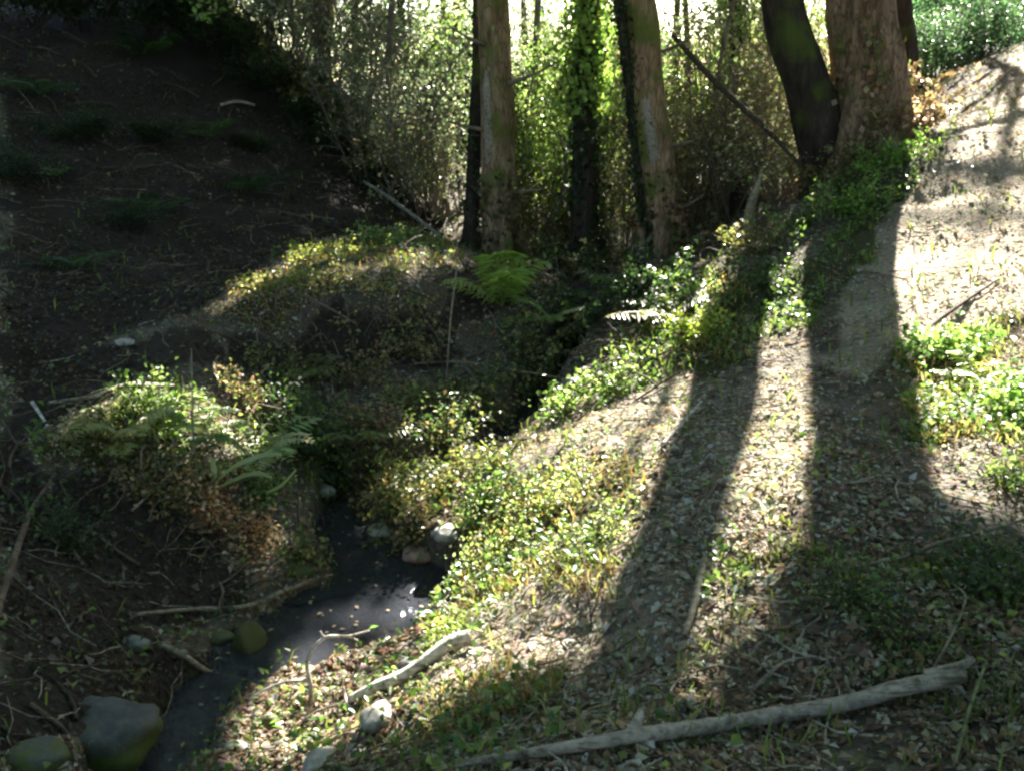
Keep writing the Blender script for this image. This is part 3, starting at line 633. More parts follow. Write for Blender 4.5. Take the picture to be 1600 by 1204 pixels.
for (x_, y_) in [(-9, -6), (-6, -7.5), (-3, -8), (0, -8.5), (3, -8), (6, -7), (9, -5.5), (11, -2.5), (-11, -3), (-11.5, 1)]:
    shrub('dull', x_, y_, 1.9, 1.3)  # unseen bushes added to block sky light from behind the camera
shrubs_at('teal', [(1455,14.5,.55,.8),(1490,14.8,.6,.85),(1530,15.2,.55,.8),(1470,17,.8,1.0),(1510,18,.9,1.0),(1570,17,.6,.8),(1440,21,1.2,1.1),(1500,25,1.6,1.1),(1590,22,1.1,1.0),(1650,20,1.1,1.0)])

# low plants on the banks of the gully
def low_plant(u, v, label, cols, n=420, rad=.22, hh=.20, leaf=(.018, .04), seed=0, stems=14):
    b = at(u, v); root = empty('plant', b, label, 'plant'); r = random.Random(seed); st = Geo(); P_ = []
    for _ in range(stems):
        an = r.random() * 6.28; rr = rad * r.random() ** .5; top = np.array([math.cos(an) * rr, math.sin(an) * rr, 0]); gz = float(H(b[0] + top[0], b[1] + top[1])) - b[2]
        top[2] = gz + hh * r.uniform(.4, 1.1); b0 = np.array([0, 0, -.03])
        p = smooth_path([b0, (b0 + top) / 2 + [r.uniform(-.03, .03), r.uniform(-.03, .03), .03], top], 4); tube(st, p, [.004, .002], 4, (.16, .15, .08), cap=False); P_.append(p)
    P_ = np.concatenate(P_); q = P_[RNG.integers(0, len(P_), n)] + RNG.normal(size=(n, 3)) * .035; sz = RNG.uniform(*leaf, n) * (.6 + .1 * b[1])
    st.obj('stems', WOOD, root); Geo().add(*leafs(q, RNG.normal(size=(n, 3)) * .7 + [0, -.2, .8], sz, sz * .62, rcol(n, cols, .3))).obj('foliage', LEAF, root)
ORNG = [(.50, .30, .17), (.40, .22, .12), (.58, .42, .27), (.30, .16, .09)]
RUSTY = [(.35, .23, .15), (.27, .18, .11), (.43, .33, .23), (.20, .14, .09)]
REDB = [(.24, .15, .10), (.32, .22, .15), (.18, .11, .08), (.16, .15, .06)]
low_plant(610, 790, 'olive green low plant overhanging the head of the pool, above the white stone', OLIVE, 700, .26, .20, seed=1)
low_plant(690, 770, 'yellowish green low plant right above the pale stone at the pool head', OLIVE, 700, .24, .20, seed=2)
low_plant(745, 810, 'grassy green low plant where the sunny bank meets the pool head', GRN, 600, .18, .16, seed=3)
low_plant(480, 690, 'dark ivy like plant in the shaded hollow between the two ledges', DGRN + GRN[:1], 900, .32, .28, seed=4)
low_plant(520, 740, 'glossy dark green plant lower in the shaded hollow', DGRN + GRN[:1], 800, .26, .24, seed=5)
low_plant(400, 650, 'dull brown green weeds at the back of the shaded hollow', OLIVE + REDB, 700, .32, .24, seed=6)
low_plant(590, 680, 'reddish brown weeds on the middle of the sunny slope', REDB, 600, .28, .14, seed=7)
low_plant(650, 640, 'olive weeds at the top of the sunny slope, under the dark mound face', OLIVE, 600, .26, .16, seed=8)
low_plant(560, 600, 'straggly weeds at the foot of the dark mound face', OLIVE + REDB, 500, .34, .2, seed=9)
low_plant(440, 590, 'straggly pale weeds left of the mound foot', OLIVE, 500, .3, .2, seed=10)
low_plant(240, 660, 'fresh green plant growing on the left mossy ledge behind the pale branch', GRN, 800, .26, .2, seed=11)
low_plant(170, 720, 'yellowish plant trailing over the left end of the ledge', OLIVE, 600, .22, .12, seed=12)
low_plant(250, 775, 'tan and green trailing plant on the lip of the ledge, above the dark bank', OLIVE + REDB, 600, .22, .12, seed=13)
low_plant(405, 780, 'yellow green plant just right of the strap leaved fern', GRN, 420, .16, .16, seed=14)
low_plant(470, 880, 'pale green plant at the water edge below the rusty ferns', OLIVE, 350, .15, .12, seed=15)
low_plant(880, 640, 'green plant at the start of the sunny bank beside the gully', GRN, 600, .26, .16, seed=16)
low_plant(960, 610, 'light green plant behind the bleached branch on the bank', GRN, 600, .28, .18, seed=17)
low_plant(1100, 530, 'yellow green grassy plant touching the left edge of the tree shadow', [(.30, .34, .06), (.24, .30, .06)], 700, .3, .22, seed=18)
low_plant(1080, 470, 'blue green plant below the leaning grey trunk', DGRN + GRN, 700, .38, .3, seed=19)
low_plant(1220, 450, 'dark green plant inside the big tree shadow', DGRN + GRN[:1], 900, .42, .28, seed=20)
low_plant(1250, 360, 'green plant in front of the dark leaning trunk', GRN, 800, .42, .32, seed=21)
low_plant(1180, 400, 'tall dull plant right below the pale broken stub', OLIVE, 700, .36, .36, seed=22)
low_plant(1400, 260, 'bright green plant on the slope below the reddish trunk foot', [(.20, .32, .06), (.14, .24, .05)], 700, .42, .22, seed=23)
low_plant(1330, 330, 'bright green plant along the lit edge of the footpath', [(.20, .32, .06), (.14, .24, .05)], 700, .36, .2, seed=24)
low_plant(1500, 560, 'large leaved light green plant at the right beside the trodden slope', [(.22, .32, .10), (.16, .26, .07)], 700, .34, .14, (.025, .06), 25)
low_plant(1570, 640, 'light green plant at the right edge of the picture', [(.22, .32, .10), (.16, .26, .07)], 700, .28, .14, (.025, .06), 26)
low_plant(1570, 760, 'dark green tuft at the right edge where the slope falls into shade', GRN, 300, .14, .1, seed=27)
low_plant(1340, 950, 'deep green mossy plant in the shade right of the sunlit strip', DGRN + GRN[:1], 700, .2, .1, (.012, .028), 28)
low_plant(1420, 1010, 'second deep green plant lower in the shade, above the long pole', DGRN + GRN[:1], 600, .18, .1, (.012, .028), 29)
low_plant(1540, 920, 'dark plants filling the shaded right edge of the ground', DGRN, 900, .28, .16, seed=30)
low_plant(930, 500, 'drooping dark plant in the gully right of the ferns', DGRN, 600, .36, .3, seed=31)
low_plant(830, 560, 'tangled dark weeds over the gully below the bright fern', DGRN + OLIVE, 700, .4, .26, seed=32)
low_plant(760, 640, 'sparse dark weeds hanging over the gully in the middle', OLIVE, 500, .3, .2, seed=33)
low_plant(780, 735, 'dull green weeds between the gully and the sunny bank', OLIVE, 500, .24, .16, seed=34)
low_plant(650, 560, 'thin dark weeds on the right end of the mound face', OLIVE + REDB, 400, .3, .22, seed=35)
low_plant(110, 860, 'dark drooping plant under the left ledge', DGRN, 500, .24, .2, seed=36)

for k3, (u_, v_) in enumerate([(350, 40), (395, 85), (440, 128), (490, 172), (540, 218), (590, 262)]):
    low_plant(u_, v_ + 8, ['dull weeds on the crest of the dark slope, topmost of the row', 'second clump down the crest of the dark slope', 'third clump down the crest of the dark slope', 'fourth clump down the crest of the dark slope',
      'fifth clump down the crest of the dark slope', 'lowest clump on the crest, by the leaning grey branch'][k3], DGRN + OLIVE, 900, .9, .55, (.03, .06), 60 + k3, 24)
low_plant(335, 790, 'rusty dead fronds heaped over the dark bank above the pool', ORNG, 900, .17, .12, (.014, .036), 70, 30)
low_plant(390, 850, 'rusty dead leaves trailing down towards the pool edge', ORNG, 700, .14, .10, (.014, .034), 71, 24)
for (u_, v_, l_, c_, n_, ra, h_) in [(745, 640, 'bushy dark weeds choking the gully, nearest the sunny slope', DGRN + OLIVE, 800, .34, .26), (820, 610, 'bushy dark weeds choking the gully below the thin crossing twig', DGRN + OLIVE, 900, .4, .3),
     (880, 570, 'dark green clump at the narrow bend of the gully', DGRN + GRN[:1], 900, .4, .3), (700, 700, 'dull green clump hiding the lower gully above the pool head', OLIVE + DGRN, 900, .34, .26), (1000, 500, 'dark clump right of the drooping gully plant', DGRN, 900, .45, .34),
     (640, 830, 'olive clump with dead leaves between the white and reddish stones', OLIVE + REDB, 350, .12, .08)]:
    low_plant(u_, v_, l_, c_, n_, ra, h_, seed=int(u_))
low_plant(800, 395, 'brown mossy weeds skirting the foot of the straight brown trunk', REDB + OLIVE, 800, .45, .5, (.03, .06), 41)
low_plant(1070, 400, 'rusty and green weeds round the foot of the leaning grey trunk', REDB + OLIVE, 700, .4, .35, (.03, .06), 42)
low_plant(1345, 240, 'thick rusty undergrowth heaped against the reddish trunk foot', RUSTY, 1400, .6, .75, (.03, .07), 43, 40)
low_plant(1415, 225, 'rusty undergrowth trailing down right of the reddish trunk foot', RUSTY, 1000, .6, .5, (.03, .07), 44, 40)
low_plant(1300, 285, 'brown tangle in front of the dark leaning trunk foot', RUSTY + OLIVE, 700, .4, .4, (.03, .06), 45, 30)
low_plant(900, 440, 'dark undergrowth below the ivy wrapped trunk', DGRN + OLIVE, 900, .5, .4, (.03, .06), 46)
low_plant(1000, 470, 'dark leafy weeds in the gully below the leaning grey trunk', DGRN, 900, .5, .36, (.03, .06), 47)
low_plant(620, 385, 'green weeds on the back edge of the sunlit mound', GRN, 900, .6, .14, (.02, .04), 48)
low_plant(520, 400, 'yellow green weeds on the crown of the sunlit mound', [(.30, .32, .08), (.24, .26, .07)], 1100, .6, .07, (.014, .034), 49)
low_plant(430, 450, 'pale yellow grassy weeds on the left shoulder of the sunlit mound', [(.34, .33, .12), (.26, .26, .08)], 1100, .45, .06, (.014, .034), 50)
low_plant(600, 450, 'ochre grassy weeds at the front lip of the sunlit mound', [(.40, .34, .16), (.32, .24, .12), (.28, .30, .10)], 1100, .5, .06, (.014, .034), 51)
low_plant(860, 800, 'lush light green weeds in the middle of the sunny bank', [(.32, .38, .14), (.25, .31, .10), (.38, .36, .18)], 1000, .34, .12, leaf=(.010, .026), seed=52)
low_plant(930, 850, 'lush light green weeds on the sunny bank next to the shadow edge', [(.32, .38, .14), (.25, .31, .10), (.38, .36, .18)], 800, .24, .10, leaf=(.010, .026), seed=53)
low_plant(760, 890, 'light green weeds on the pool side edge of the sunny bank', [(.32, .38, .14), (.25, .31, .10), (.38, .36, .18)], 700, .2, .14, leaf=(.010, .026), seed=54)
low_plant(715, 1000, 'yellow green weeds over the inner end of the thick pale branch', [(.28, .34, .08), (.22, .28, .07)], 500, .14, .10, (.012, .03), 55)
# leafy spray hanging into the top of the picture
sp = empty('hanging_branch', atY(318, -60, 7.0), 'sunlit leafy spray hanging into the top edge above the dark slope', 'branch'); o_ = np.array(sp.location)
g = Geo(); q = []
for (u, v) in [(300, 5), (330, 20), (312, 32), (345, 2), (285, -8)]:
    p = smooth_path([np.zeros(3), (atY(u, v, 7) - o_) * .5 + [0.03, 0, .02], atY(u, v, 7 + .1 * math.sin(u)) - o_], 5); tube(g, p, [.005, .002], 4, (.14, .12, .06), cap=False); q.append(p)
tube(g, smooth_path([np.zeros(3), [.3, .4, .5], [.9, 1.2, 1.0], [2.2, 3.0, 2.2]], 5), [.008, .03], 6, (.14, .12, .06)); g.obj('stems', WOOD, sp)
q = np.concatenate(q); q = q[RNG.integers(0, len(q), 110)] + RNG.normal(size=(110, 3)) * .04
Geo().add(*leafs(q, RNG.normal(size=(110, 3)) + [0, -.5, .5], RNG.uniform(.04, .08, 110), .035, rcol(110, GRN, .2))).obj('foliage', LEAF, sp)

# ------------------------------------------------------------------ which bush or slim tree is which
MARKS = [(-9e9, 'the dark slope'), (560, 'the slope crest'), (735, 'the slim dark trunk'), (780, 'the straight brown trunk'), (918, 'the ivied trunk'), (1010, 'the leaning grey trunk'), (1155, 'the lightly ivied tree'),
         (1262, 'the dark leaning trunk'), (1350, 'the reddish trunk'), (1420, 'the thin dark trunk'), (9e9, 'the right picture edge')]
ORD = ['nearest', 'second nearest', 'third nearest', 'fourth nearest', 'fifth nearest', 'sixth nearest', 'seventh nearest', 'eighth nearest', 'ninth nearest', 'tenth nearest', 'eleventh nearest', 'twelfth nearest', 'thirteenth nearest', 'farthest']
KINDW = {'grey green bushes of the thicket': 'grey green bush', 'bright green bushes of the thicket': 'bright green bush', 'bramble tangles of the thicket': 'tan bramble tangle',
         'evergreen bushes above the footpath': 'blue green bush', 'bare saplings among the trunks': 'bare twiggy sapling', 'dark bushes along the slope crest': 'dark evergreen bush', 'slim trees behind the stream': 'slim bare trunk'}
cells = {}
for o in list(COL.objects):
    gq = o.get('group')
    if gq in KINDW and o.location.y < 0: o['label'] = 'large grey green bush added behind the view to block sky light'; o['group'] = 'added bushes behind the view'
    elif gq in KINDW:
        u_ = 800 + 1443 * 1.03 * o.location.x / o.location.y
        k4 = max(i for i, m_ in enumerate(MARKS) if m_[0] <= u_); cells.setdefault((gq, k4), []).append((o.location.y, o.name))
for (gq, k4), v_ in cells.items():
    for j_, (_, nm_) in enumerate(sorted(v_)):
        bpy.data.objects[nm_]['label'] = '%s %s between %s and %s' % (ORD[min(j_, 13)], KINDW[gq], MARKS[k4][1], MARKS[k4 + 1][1])

# ------------------------------------------------------------------ ferns and plants
def fern(u, v, label, n=9, L=.42, cols=GRN, rise=.8, seed=0, dark=1.0, sector=None):
    b = at(u, v); r = random.Random(seed); root = empty('fern', b, label, 'fern')
    for i in range(n):
        an = (i / n) * 6.28 + r.uniform(-.25, .25) if sector is None else r.uniform(*sector); l = L * r.uniform(.7, 1.1); el = r.uniform(.35, 1.1) * rise
        d = np.array([math.cos(an), math.sin(an), 0]); s_ = np.linspace(0, 1, 16)
        path = d[None] * (s_ * l * math.cos(el))[:, None] * 1.1 + np.array([0, 0, 1.0])[None] * (l * math.sin(el) * (1.5 * s_ - 1.1 * s_ ** 2.2))[:, None]
        g = Geo(); cc = np.array(r.choice(cols)) * dark; tube(g, path, [.004, .001], 4, cc * .9, cap=False)
        side = np.array([-d[1], d[0], 0]); w_ = .26 * l * np.sin(np.pi * np.clip(s_ * .9 + .12, 0, 1)) ** .8
        P_, X_, S_ = [], [], []
        for k2 in range(2, 16):
            for sg in (-1, 1):
                ax = side * sg + d * .35 - np.array([0, 0, .25]); ax /= np.linalg.norm(ax); P_.append(path[k2] + ax * w_[k2] * .5); X_.append(ax); S_.append(w_[k2])
        P_, X_, S_ = map(np.array, (P_, X_, S_)); m = len(P_)
        g.add(*leafs(P_, np.array([0, 0, 1.0]) + RNG.normal(size=(m, 3)) * .15, S_ * 1.05, np.full(m, l * .055), rcol(m, [cc], .12), .1, X_))
        g.obj('frond', LEAF, root)
    return root
BRIGHT = [(.24, .34, .07), (.30, .38, .10)]
RUST = [(.34, .22, .14), (.27, .17, .10), (.42, .31, .21)]
fern(785, 480, 'bright green fern with arching fronds above the stream, left of its dark gap', 12, .75, BRIGHT, 1.5, 1)
fern(860, 500, 'smaller duller fern arching to the right of the bright fern', 9, .6, GRN, .8, 2)
fern(700, 640, 'small fern drooping over the gully below the thin upright stem', 7, .26, GRN, .7, 3)
fern(330, 790, 'rusty dead fern clump hanging down the bank to the pool', 18, .19, RUST, -.7, 4, sector=(-2.4, -.4))
fern(385, 850, 'lower rusty dead fern hanging just above the pool edge', 14, .16, RUST, -.7, 5, sector=(-2.4, -.2))
fern(400, 725, 'arching green fern at the back of the strap leaved fern', 10, .48, [(.26, .32, .14), (.34, .38, .20)], 1.0, 21)
fern(300, 680, 'green fern on the left ledge next to the thin upright stem', 10, .44, GRN, .9, 22)
fern(190, 690, 'yellow green fern spreading over the left end of the ledge', 10, .42, [(.34, .34, .14), (.28, .28, .10)], .8, 23)
fern(560, 690, 'olive fern in the middle of the sunny slope', 10, .36, OLIVE, .8, 24)
fern(650, 760, 'olive fern hanging over the head of the pool', 8, .26, OLIVE, .5, 25)
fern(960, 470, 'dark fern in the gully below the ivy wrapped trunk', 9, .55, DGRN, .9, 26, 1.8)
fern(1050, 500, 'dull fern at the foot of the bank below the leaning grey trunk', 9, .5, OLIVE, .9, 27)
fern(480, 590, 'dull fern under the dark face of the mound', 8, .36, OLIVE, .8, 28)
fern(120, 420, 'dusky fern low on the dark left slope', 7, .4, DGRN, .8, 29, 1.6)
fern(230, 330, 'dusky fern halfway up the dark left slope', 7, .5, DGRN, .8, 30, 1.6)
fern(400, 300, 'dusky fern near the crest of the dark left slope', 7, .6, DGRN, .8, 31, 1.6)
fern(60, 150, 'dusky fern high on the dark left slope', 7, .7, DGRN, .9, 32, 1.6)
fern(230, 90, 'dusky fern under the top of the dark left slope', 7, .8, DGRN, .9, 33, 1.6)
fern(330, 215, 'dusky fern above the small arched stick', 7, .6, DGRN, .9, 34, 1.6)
fern(470, 700, 'dark glossy fern in the shade below the mound', 8, .28, DGRN, .7, 6, 1.8)
fern(90, 275, 'small pale green fern alone on the dark left slope', 6, .3, GRN, .9, 7)
fern(1530, 600, 'bright green fern on the bank at the right edge', 9, .30, BRIGHT, .8, 9)
fern(640, 740, 'little fern on the sunny slope above the pool', 7, .2, GRN, .8, 10)
fern(1380, 205, 'dead rust coloured fern against the foot of the reddish trunk', 13, .8, RUST, 1.0, 11)
fern(1335, 225, 'dead tan fern leaning on the left of the reddish trunk foot', 10, .6, [(.40, .28, .16), (.30, .20, .12)], 1.1, 12)
fern(1435, 190, 'sprawling dead rust fern on the slope right of the reddish trunk', 11, .6, RUST, .7, 13)
def blade_leaf(pts, Y, wd, col_, parent):
    p = smooth_path([atY(u, v, Y + dY) - np.array(parent.location) for (u, v, dY) in pts], 6); n = len(p); s_ = np.linspace(0, 1, n)
    w_ = wd * np.sin(np.pi * np.clip(s_ * .93 + .05, 0, 1)) ** .6; Tn = unit(np.gradient(p, axis=0)); S_ = unit(np.cross(Tn, np.array([0, -.3, 1.0])))
    V_ = np.concatenate([p + S_ * w_[:, None] + [0, 0, .01], p, p - S_ * w_[:, None] + [0, 0, .01]]); i = np.arange(n - 1)
    T_ = np.concatenate([np.stack([i, i + n, i + n + 1], 1), np.stack([i, i + n + 1, i + 1], 1), np.stack([i + n, i + 2 * n, i + 2 * n + 1], 1), np.stack([i + n, i + 2 * n + 1, i + n + 1], 1)])
    Geo().add(V_, T_, np.array(col_)).obj('leaf', LEAF, parent, True)
hy = at(330, 770)[1]
r_ = empty('strap_leaved_fern', at(325, 775), 'strap leaved fern with long pale glossy leaves on the bank above the rusty fronds', 'fern')
for pts, wd in [([(325,770,0),(360,735,-.03),(405,715,-.06),(440,712,-.1)], .022), ([(325,772,0),(370,750,-.06),(400,742,-.1),(425,748,-.14)], .02), ([(415,772,0),(440,760,-.05),(463,735,-.08)], .018),
                ([(320,775,0),(300,790,-.08),(292,820,-.12),(296,850,-.13)], .018), ([(318,772,0),(285,765,-.06),(268,785,-.1),(262,812,-.13)], .02), ([(322,770,0),(335,745,0),(330,715,.03)], .015)]:
    blade_leaf(pts, hy, wd, (.30, .36, .16), r_)

# ------------------------------------------------------------------ sticks, branches, logs
def stick(name, label, paths, col_, cat='branch', sides=8, rough=.12, group=None):
    base = paths[0][0][0]; base = np.array(base, float); mainp, mr = paths[0]
    g = Geo(); tube(g, smooth_path(mainp, 7) - base, mr, sides, col_, rough, seed=len(label))
    o = g.obj(name, WOOD, smooth=True); o.location = base.tolist(); tag(o, label, cat, group)
    for p, r in paths[1:]:
        g = Geo(); tube(g, smooth_path(p, 6) - base, r, sides, col_, rough, seed=len(label) + 3); g.obj('side_twig', WOOD, o, True)
    return o
PALE, TAN, BRN = (.62, .58, .50), (.42, .36, .28), (.20, .15, .105)
def G(u, v, up_=0.02): return at(u, v, up_)
stick('fallen_pole', 'long straight weathered grey pole lying across the foreground', [
  ([G(715,1206,.02), G(880,1184,.03), G(1000,1168,.035), G(1160,1143,.035), G(1310,1120,.04), G(1400,1100,.05), G(1500,1085,.06)], [.010, .013, .016, .018, .021, .022, .019]),
  ([G(1440,1092,.07), G(1490,1080,.075), G(1512,1072,.085)], [.018, .013, .008]),
  ([G(985,1170,.04), G(1000,1150,.07)], [.016, .010])], (.40, .36, .30), 'log', 18, .24)
Yd = at(470, 1130)[1]
stick('driftwood_branch', 'pale zigzag bare branch standing up from the debris by the pool', [
  ([G(468,1165,0), atY(478,1130,Yd), atY(486,1080,Yd+.03), atY(480,1030,Yd+.05), atY(507,996,Yd+.08), atY(545,993,Yd+.1), atY(578,984,Yd+.12)], [.012, .009, .008, .0075, .0065, .005, .003]),
  ([atY(482,1062,Yd+.03), atY(440,1066,Yd+.0), atY(392,1088,Yd-.02)], [.007, .005, .004]),
  ([atY(507,996,Yd+.08), atY(500,985,Yd+.09)], [.005, .003]), ([atY(545,993,Yd+.1), atY(560,1000,Yd+.1)], [.004, .002])], PALE)
stick('bank_branch', 'thick pale branch reaching down from the sunny bank to the pool', [
  ([G(735,1010,.04), G(700,1028,.055), atY(640,1050,at(640,1050)[1]-.15), atY(585,1074,at(600,1090)[1]), atY(548,1092,at(560,1100)[1])], [.026, .025, .023, .020, .015])], (.72, .68, .58), sides=12)
stick('forked_twig', 'small pale forked twig beside the lower end of the thick pale branch', [
  ([G(560,1125,0), atY(540,1090,Yd), atY(535,1055,Yd+.02)], [.007, .006, .003]), ([atY(540,1090,Yd), atY(565,1120,Yd-.05), atY(575,1140,Yd-.08)], [.005, .003]), ([atY(590,1135,Yd-.15), atY(594,1090,Yd-.12)], [.009, .008])], PALE)
stick('fallen_branch', 'tan branch running from the mossy stone down into the brown debris', [
  ([G(255,1018,.03), G(290,1040,.05), G(330,1066,.05), G(385,1082,.06), G(425,1108,.02)], [.014, .012, .011, .010, .012])], TAN)
stick('fallen_branch', 'thin dead branch along the far left edge of the pool', [
  ([G(215,965,.02), G(300,960,.03), G(390,958,.04), G(450,935,.05), G(520,908,.04)], [.008, .009, .011, .012, .006])], TAN)
stick('dead_stem', 'thin pale upright stem rising beside the left mossy ledge', [([G(303,715,0), atY(301,640,at(303,715)[1]), atY(299,545,at(303,715)[1]+.02)], [.006, .005, .003])], TAN, 'stem', 6)
Y7 = at(697, 600)[1]
stick('dead_stem', 'tall thin upright stem in front of the mound, left of the bright fern', [([G(697,600,0), atY(704,500,Y7), atY(713,420,Y7+.03), atY(714,355,Y7+.05)], [.007, .006, .005, .003])], (.34, .31, .24), 'stem', 6)
stick('fallen_branch', 'grey branch leaning in the shade behind the mound', [([G(570,322,.3), G(615,345,.25), G(690,378,.05)], [.02, .025, .02]), ([G(690,378,.05), G(700,366,.2), atY(722,322,at(700,366)[1])], [.015, .009])], (.32, .30, .24))
stick('leaning_stick', 'long dark stick leaning at the far left edge of the picture', [([G(-10,985,.02), G(22,905,.06), G(50,830,.08), G(68,790,.06), G(88,745,.02)], [.014, .014, .012, .010, .007])], BRN)
stick('ledge_branch', 'pale branch lying on top of the left mossy ledge', [([G(78,637,.03), G(150,628,.035), G(205,613,.04), G(300,610,.02)], [.009, .014, .02, .010])], (.50, .46, .33))
stick('broken_stick', 'short white tipped stick poking out beside the left ledge', [([G(90,690,.0), G(70,668,.05), G(54,650,.08)], [.007, .008, .011])], (.75, .73, .66))
stick('thin_stick', 'thin slanting stick across the left ledge and strap leaved fern', [([G(208,812,.05), G(262,766,.07), G(308,722,.08), G(362,680,.04)], [.006, .006, .005, .003])], TAN, sides=6)
stick('fallen_branch', 'thin curved dead branch in the shade at the lower right', [([G(1300,898,.02), G(1400,886,.03), G(1470,868,.05), G(1550,842,.04), G(1620,815,.03)], [.005, .007, .007, .006, .004])], (.26, .23, .17), sides=6)
stick('trailing_bramble', 'bent bramble stem above the right end of the long grey pole', [([G(1440,1075,0), G(1478,1035,.08), G(1500,985,.1), G(1492,945,.06), G(1478,915,.02)], [.004, .004, .003, .003, .002])], (.30, .27, .18), 'bramble', 6)
stick('trailing_bramble', 'thin green stem rising in the bottom right corner below the pole end', [([G(1490,1200,.0), G(1510,1140,.08), G(1530,1095,.12)], [.004, .004, .003])], (.24, .27, .13), 'bramble', 6)
stick('fallen_branch', 'short weathered branch on the left edge of the sunlit strip', [([G(1100,880,.02), G(1092,915,.03), G(1083,960,.03), G(1068,1000,.02)], [.010, .012, .012, .008])], (.36, .32, .24))
stick('bare_sapling', 'bare forked seedling casting thin shadows on the sunny bank', [([G(925,985,0), G(918,940,.06), G(905,885,.12)], [.004, .003, .002]), ([G(920,960,.04), G(880,930,.10), G(845,905,.15)], [.003, .002]), ([G(923,975,.02), G(945,930,.1)], [.002, .0015])], (.12, .09, .06), 'sapling', 5)
stick('fallen_branch', 'small bleached branch at the top of the sunny bank, by the shadow edge', [([G(1035,700,.02), G(1065,672,.04), G(1095,640,.05)], [.008, .010, .006]), ([G(1065,672,.04), G(1050,655,.08)], [.005, .003])], PALE)
stick('fallen_branch', 'dark dead branch running over the trodden slope at the right', [([G(1400,560,.01), G(1450,520,.03), G(1490,490,.03), G(1560,440,.02)], [.006, .012, .012, .006])], (.10, .07, .05))
stick('leaning_bough', 'dark bough leaning down from the grey trunk into the brambles', [([atY(1050,55,11.2), atY(1105,115,11.0), atY(1140,150,10.8), atY(1200,205,10.5), atY(1262,270,10.0)], [.03, .035, .035, .03, .02])], (.10, .085, .06))
stick('pale_stub', 'pale pointed broken stub standing in the brambles', [([G(1170,372,-.05), atY(1172,330,at(1170,372)[1]), atY(1184,290,at(1170,372)[1]), atY(1190,268,at(1170,372)[1])], [.05, .055, .03, .006])], (.46, .40, .27), 'stump', 12)
stick('thin_stick', 'short pale stick lying high on the dark left slope', [([G(346,170,.05), G(372,168,.08), G(398,170,.05)], [.02, .022, .02])], (.55, .55, .48))
stick('fallen_branch', 'thin dark twig crossing the gully below the bright fern', [([G(640,575,.03), G(720,590,.12), G(800,603,.12), G(870,600,.05)], [.006, .007, .006, .004]), ([G(720,590,.12), G(745,620,.1), G(765,665,.05)], [.005, .003])], (.30, .26, .2), sides=6)
stick('fallen_branch', 'grey branch sloping through the gully below the leaning grey trunk', [([atY(985,385,9.5), atY(1015,420,9.0), atY(1040,455,8.5)], [.02, .025, .015])], (.28, .27, .22))
for k2, (lab, a, c2) in enumerate([('bare twig sticking up in front of the mound base', [(520,620),(515,560)], TAN), ('crooked twig on the dark soil under the mound', [(600,560),(640,545)], TAN),
        ('twig slanting out of the dark bank left of the pool', [(235,900),(275,930)], TAN), ('loose twig half in the pool beside the dark water edge', [(640,930),(700,905)], (.07, .05, .04)),
        ('thin root crossing the shaded leaf litter, nearest the tree shadows', [(1120,760),(1075,860)], BRN), ('straight twig on the shaded leaves just above the pole', [(1180,1080),(1260,1050)], TAN),
        ('curved twig on shaded ground at the middle right', [(1330,760),(1430,770)], TAN), ('pale twig on the beige footpath near the crest', [(1480,165),(1560,150)], PALE),
        ('second pale twig lower down the beige footpath', [(1460,225),(1570,215)], TAN), ('dry stem bent over the sunny bank grass', [(735,770),(800,705)], (.5, .44, .3))]):
    p0, p1 = G(*a[0], .015), G(*a[1], .05); mid = (p0 + p1) / 2 + [0, 0, .03]
    stick('twig', lab, [([p0, mid, p1], [.004 + .0012 * p0[1], .003, .002])], c2, 'twig', 5)

# ------------------------------------------------------------------ stones
def stone(u, v, sx_, sy_, sz_, label, mat, seed, sink=.35, name='stone', box=.0):
    b = at(u, v); g = Geo(); nu, nv = 22, 14
    th = np.arange(nu) / nu * 2 * np.pi; ph = np.linspace(0, np.pi, nv); TH, PH = np.meshgrid(th, ph)
    d = np.stack([np.cos(TH) * np.sin(PH), np.sin(TH) * np.sin(PH), np.cos(PH)], -1).reshape(-1, 3)
    if box: d = d / (np.sum(np.abs(d) ** (2 + box * 6), 1, keepdims=True) ** (1 / (2 + box * 6)))
    R = 1 + .28 * fbm(d[:, 0] * 1.6 + seed * 3.1, d[:, 1] * 1.6 + d[:, 2] * 1.3, seed, 2) + .10 * fbm(d[:, 0] * 5 + d[:, 2] * 4, d[:, 1] * 5, seed + 4, 2)
    for _ in range(0 if box else 5):
        nrm = unit(RNG.normal(size=3)); h_ = RNG.uniform(.72, .95); dd = (d * R[:, None]) @ nrm; R = np.where(dd > h_, R * h_ / np.maximum(dd, 1e-6), R)
    Vv = d * R[:, None] * [sx_, sy_, sz_]; a = random.Random(seed).uniform(-.3, .3); ca, sa = math.cos(a), math.sin(a)
    Vv = np.stack([Vv[:, 0] * ca - Vv[:, 1] * sa, Vv[:, 0] * sa + Vv[:, 1] * ca, Vv[:, 2]], 1)
    i = np.arange(nv - 1)[:, None] * nu + np.arange(nu)[None]; j = np.arange(nv - 1)[:, None] * nu + ((np.arange(nu) + 1) % nu)[None]
    T_ = np.concatenate([np.stack([i, i + nu, j + nu], -1).reshape(-1, 3), np.stack([i, j + nu, j], -1).reshape(-1, 3)])
    o = g.add(Vv, T_, np.array([1, 1, 1.])).obj(name, mat, smooth=True); o.location = (b + [0, 0, sz_ * (1 - 2 * sink)]).tolist()
    return tag(o, label, 'stone')
stone(595, 838, .085, .07, .06, 'white rounded stone at the head of the pool', STONE_PALE, 1)
stone(700, 838, .07, .06, .045, 'pale stone right of the white one above the pool', STONE_PALE, 2)
stone(652, 868, .085, .08, .04, 'reddish flat stone between the two pale ones at the pool head', STONE_RED, 3)
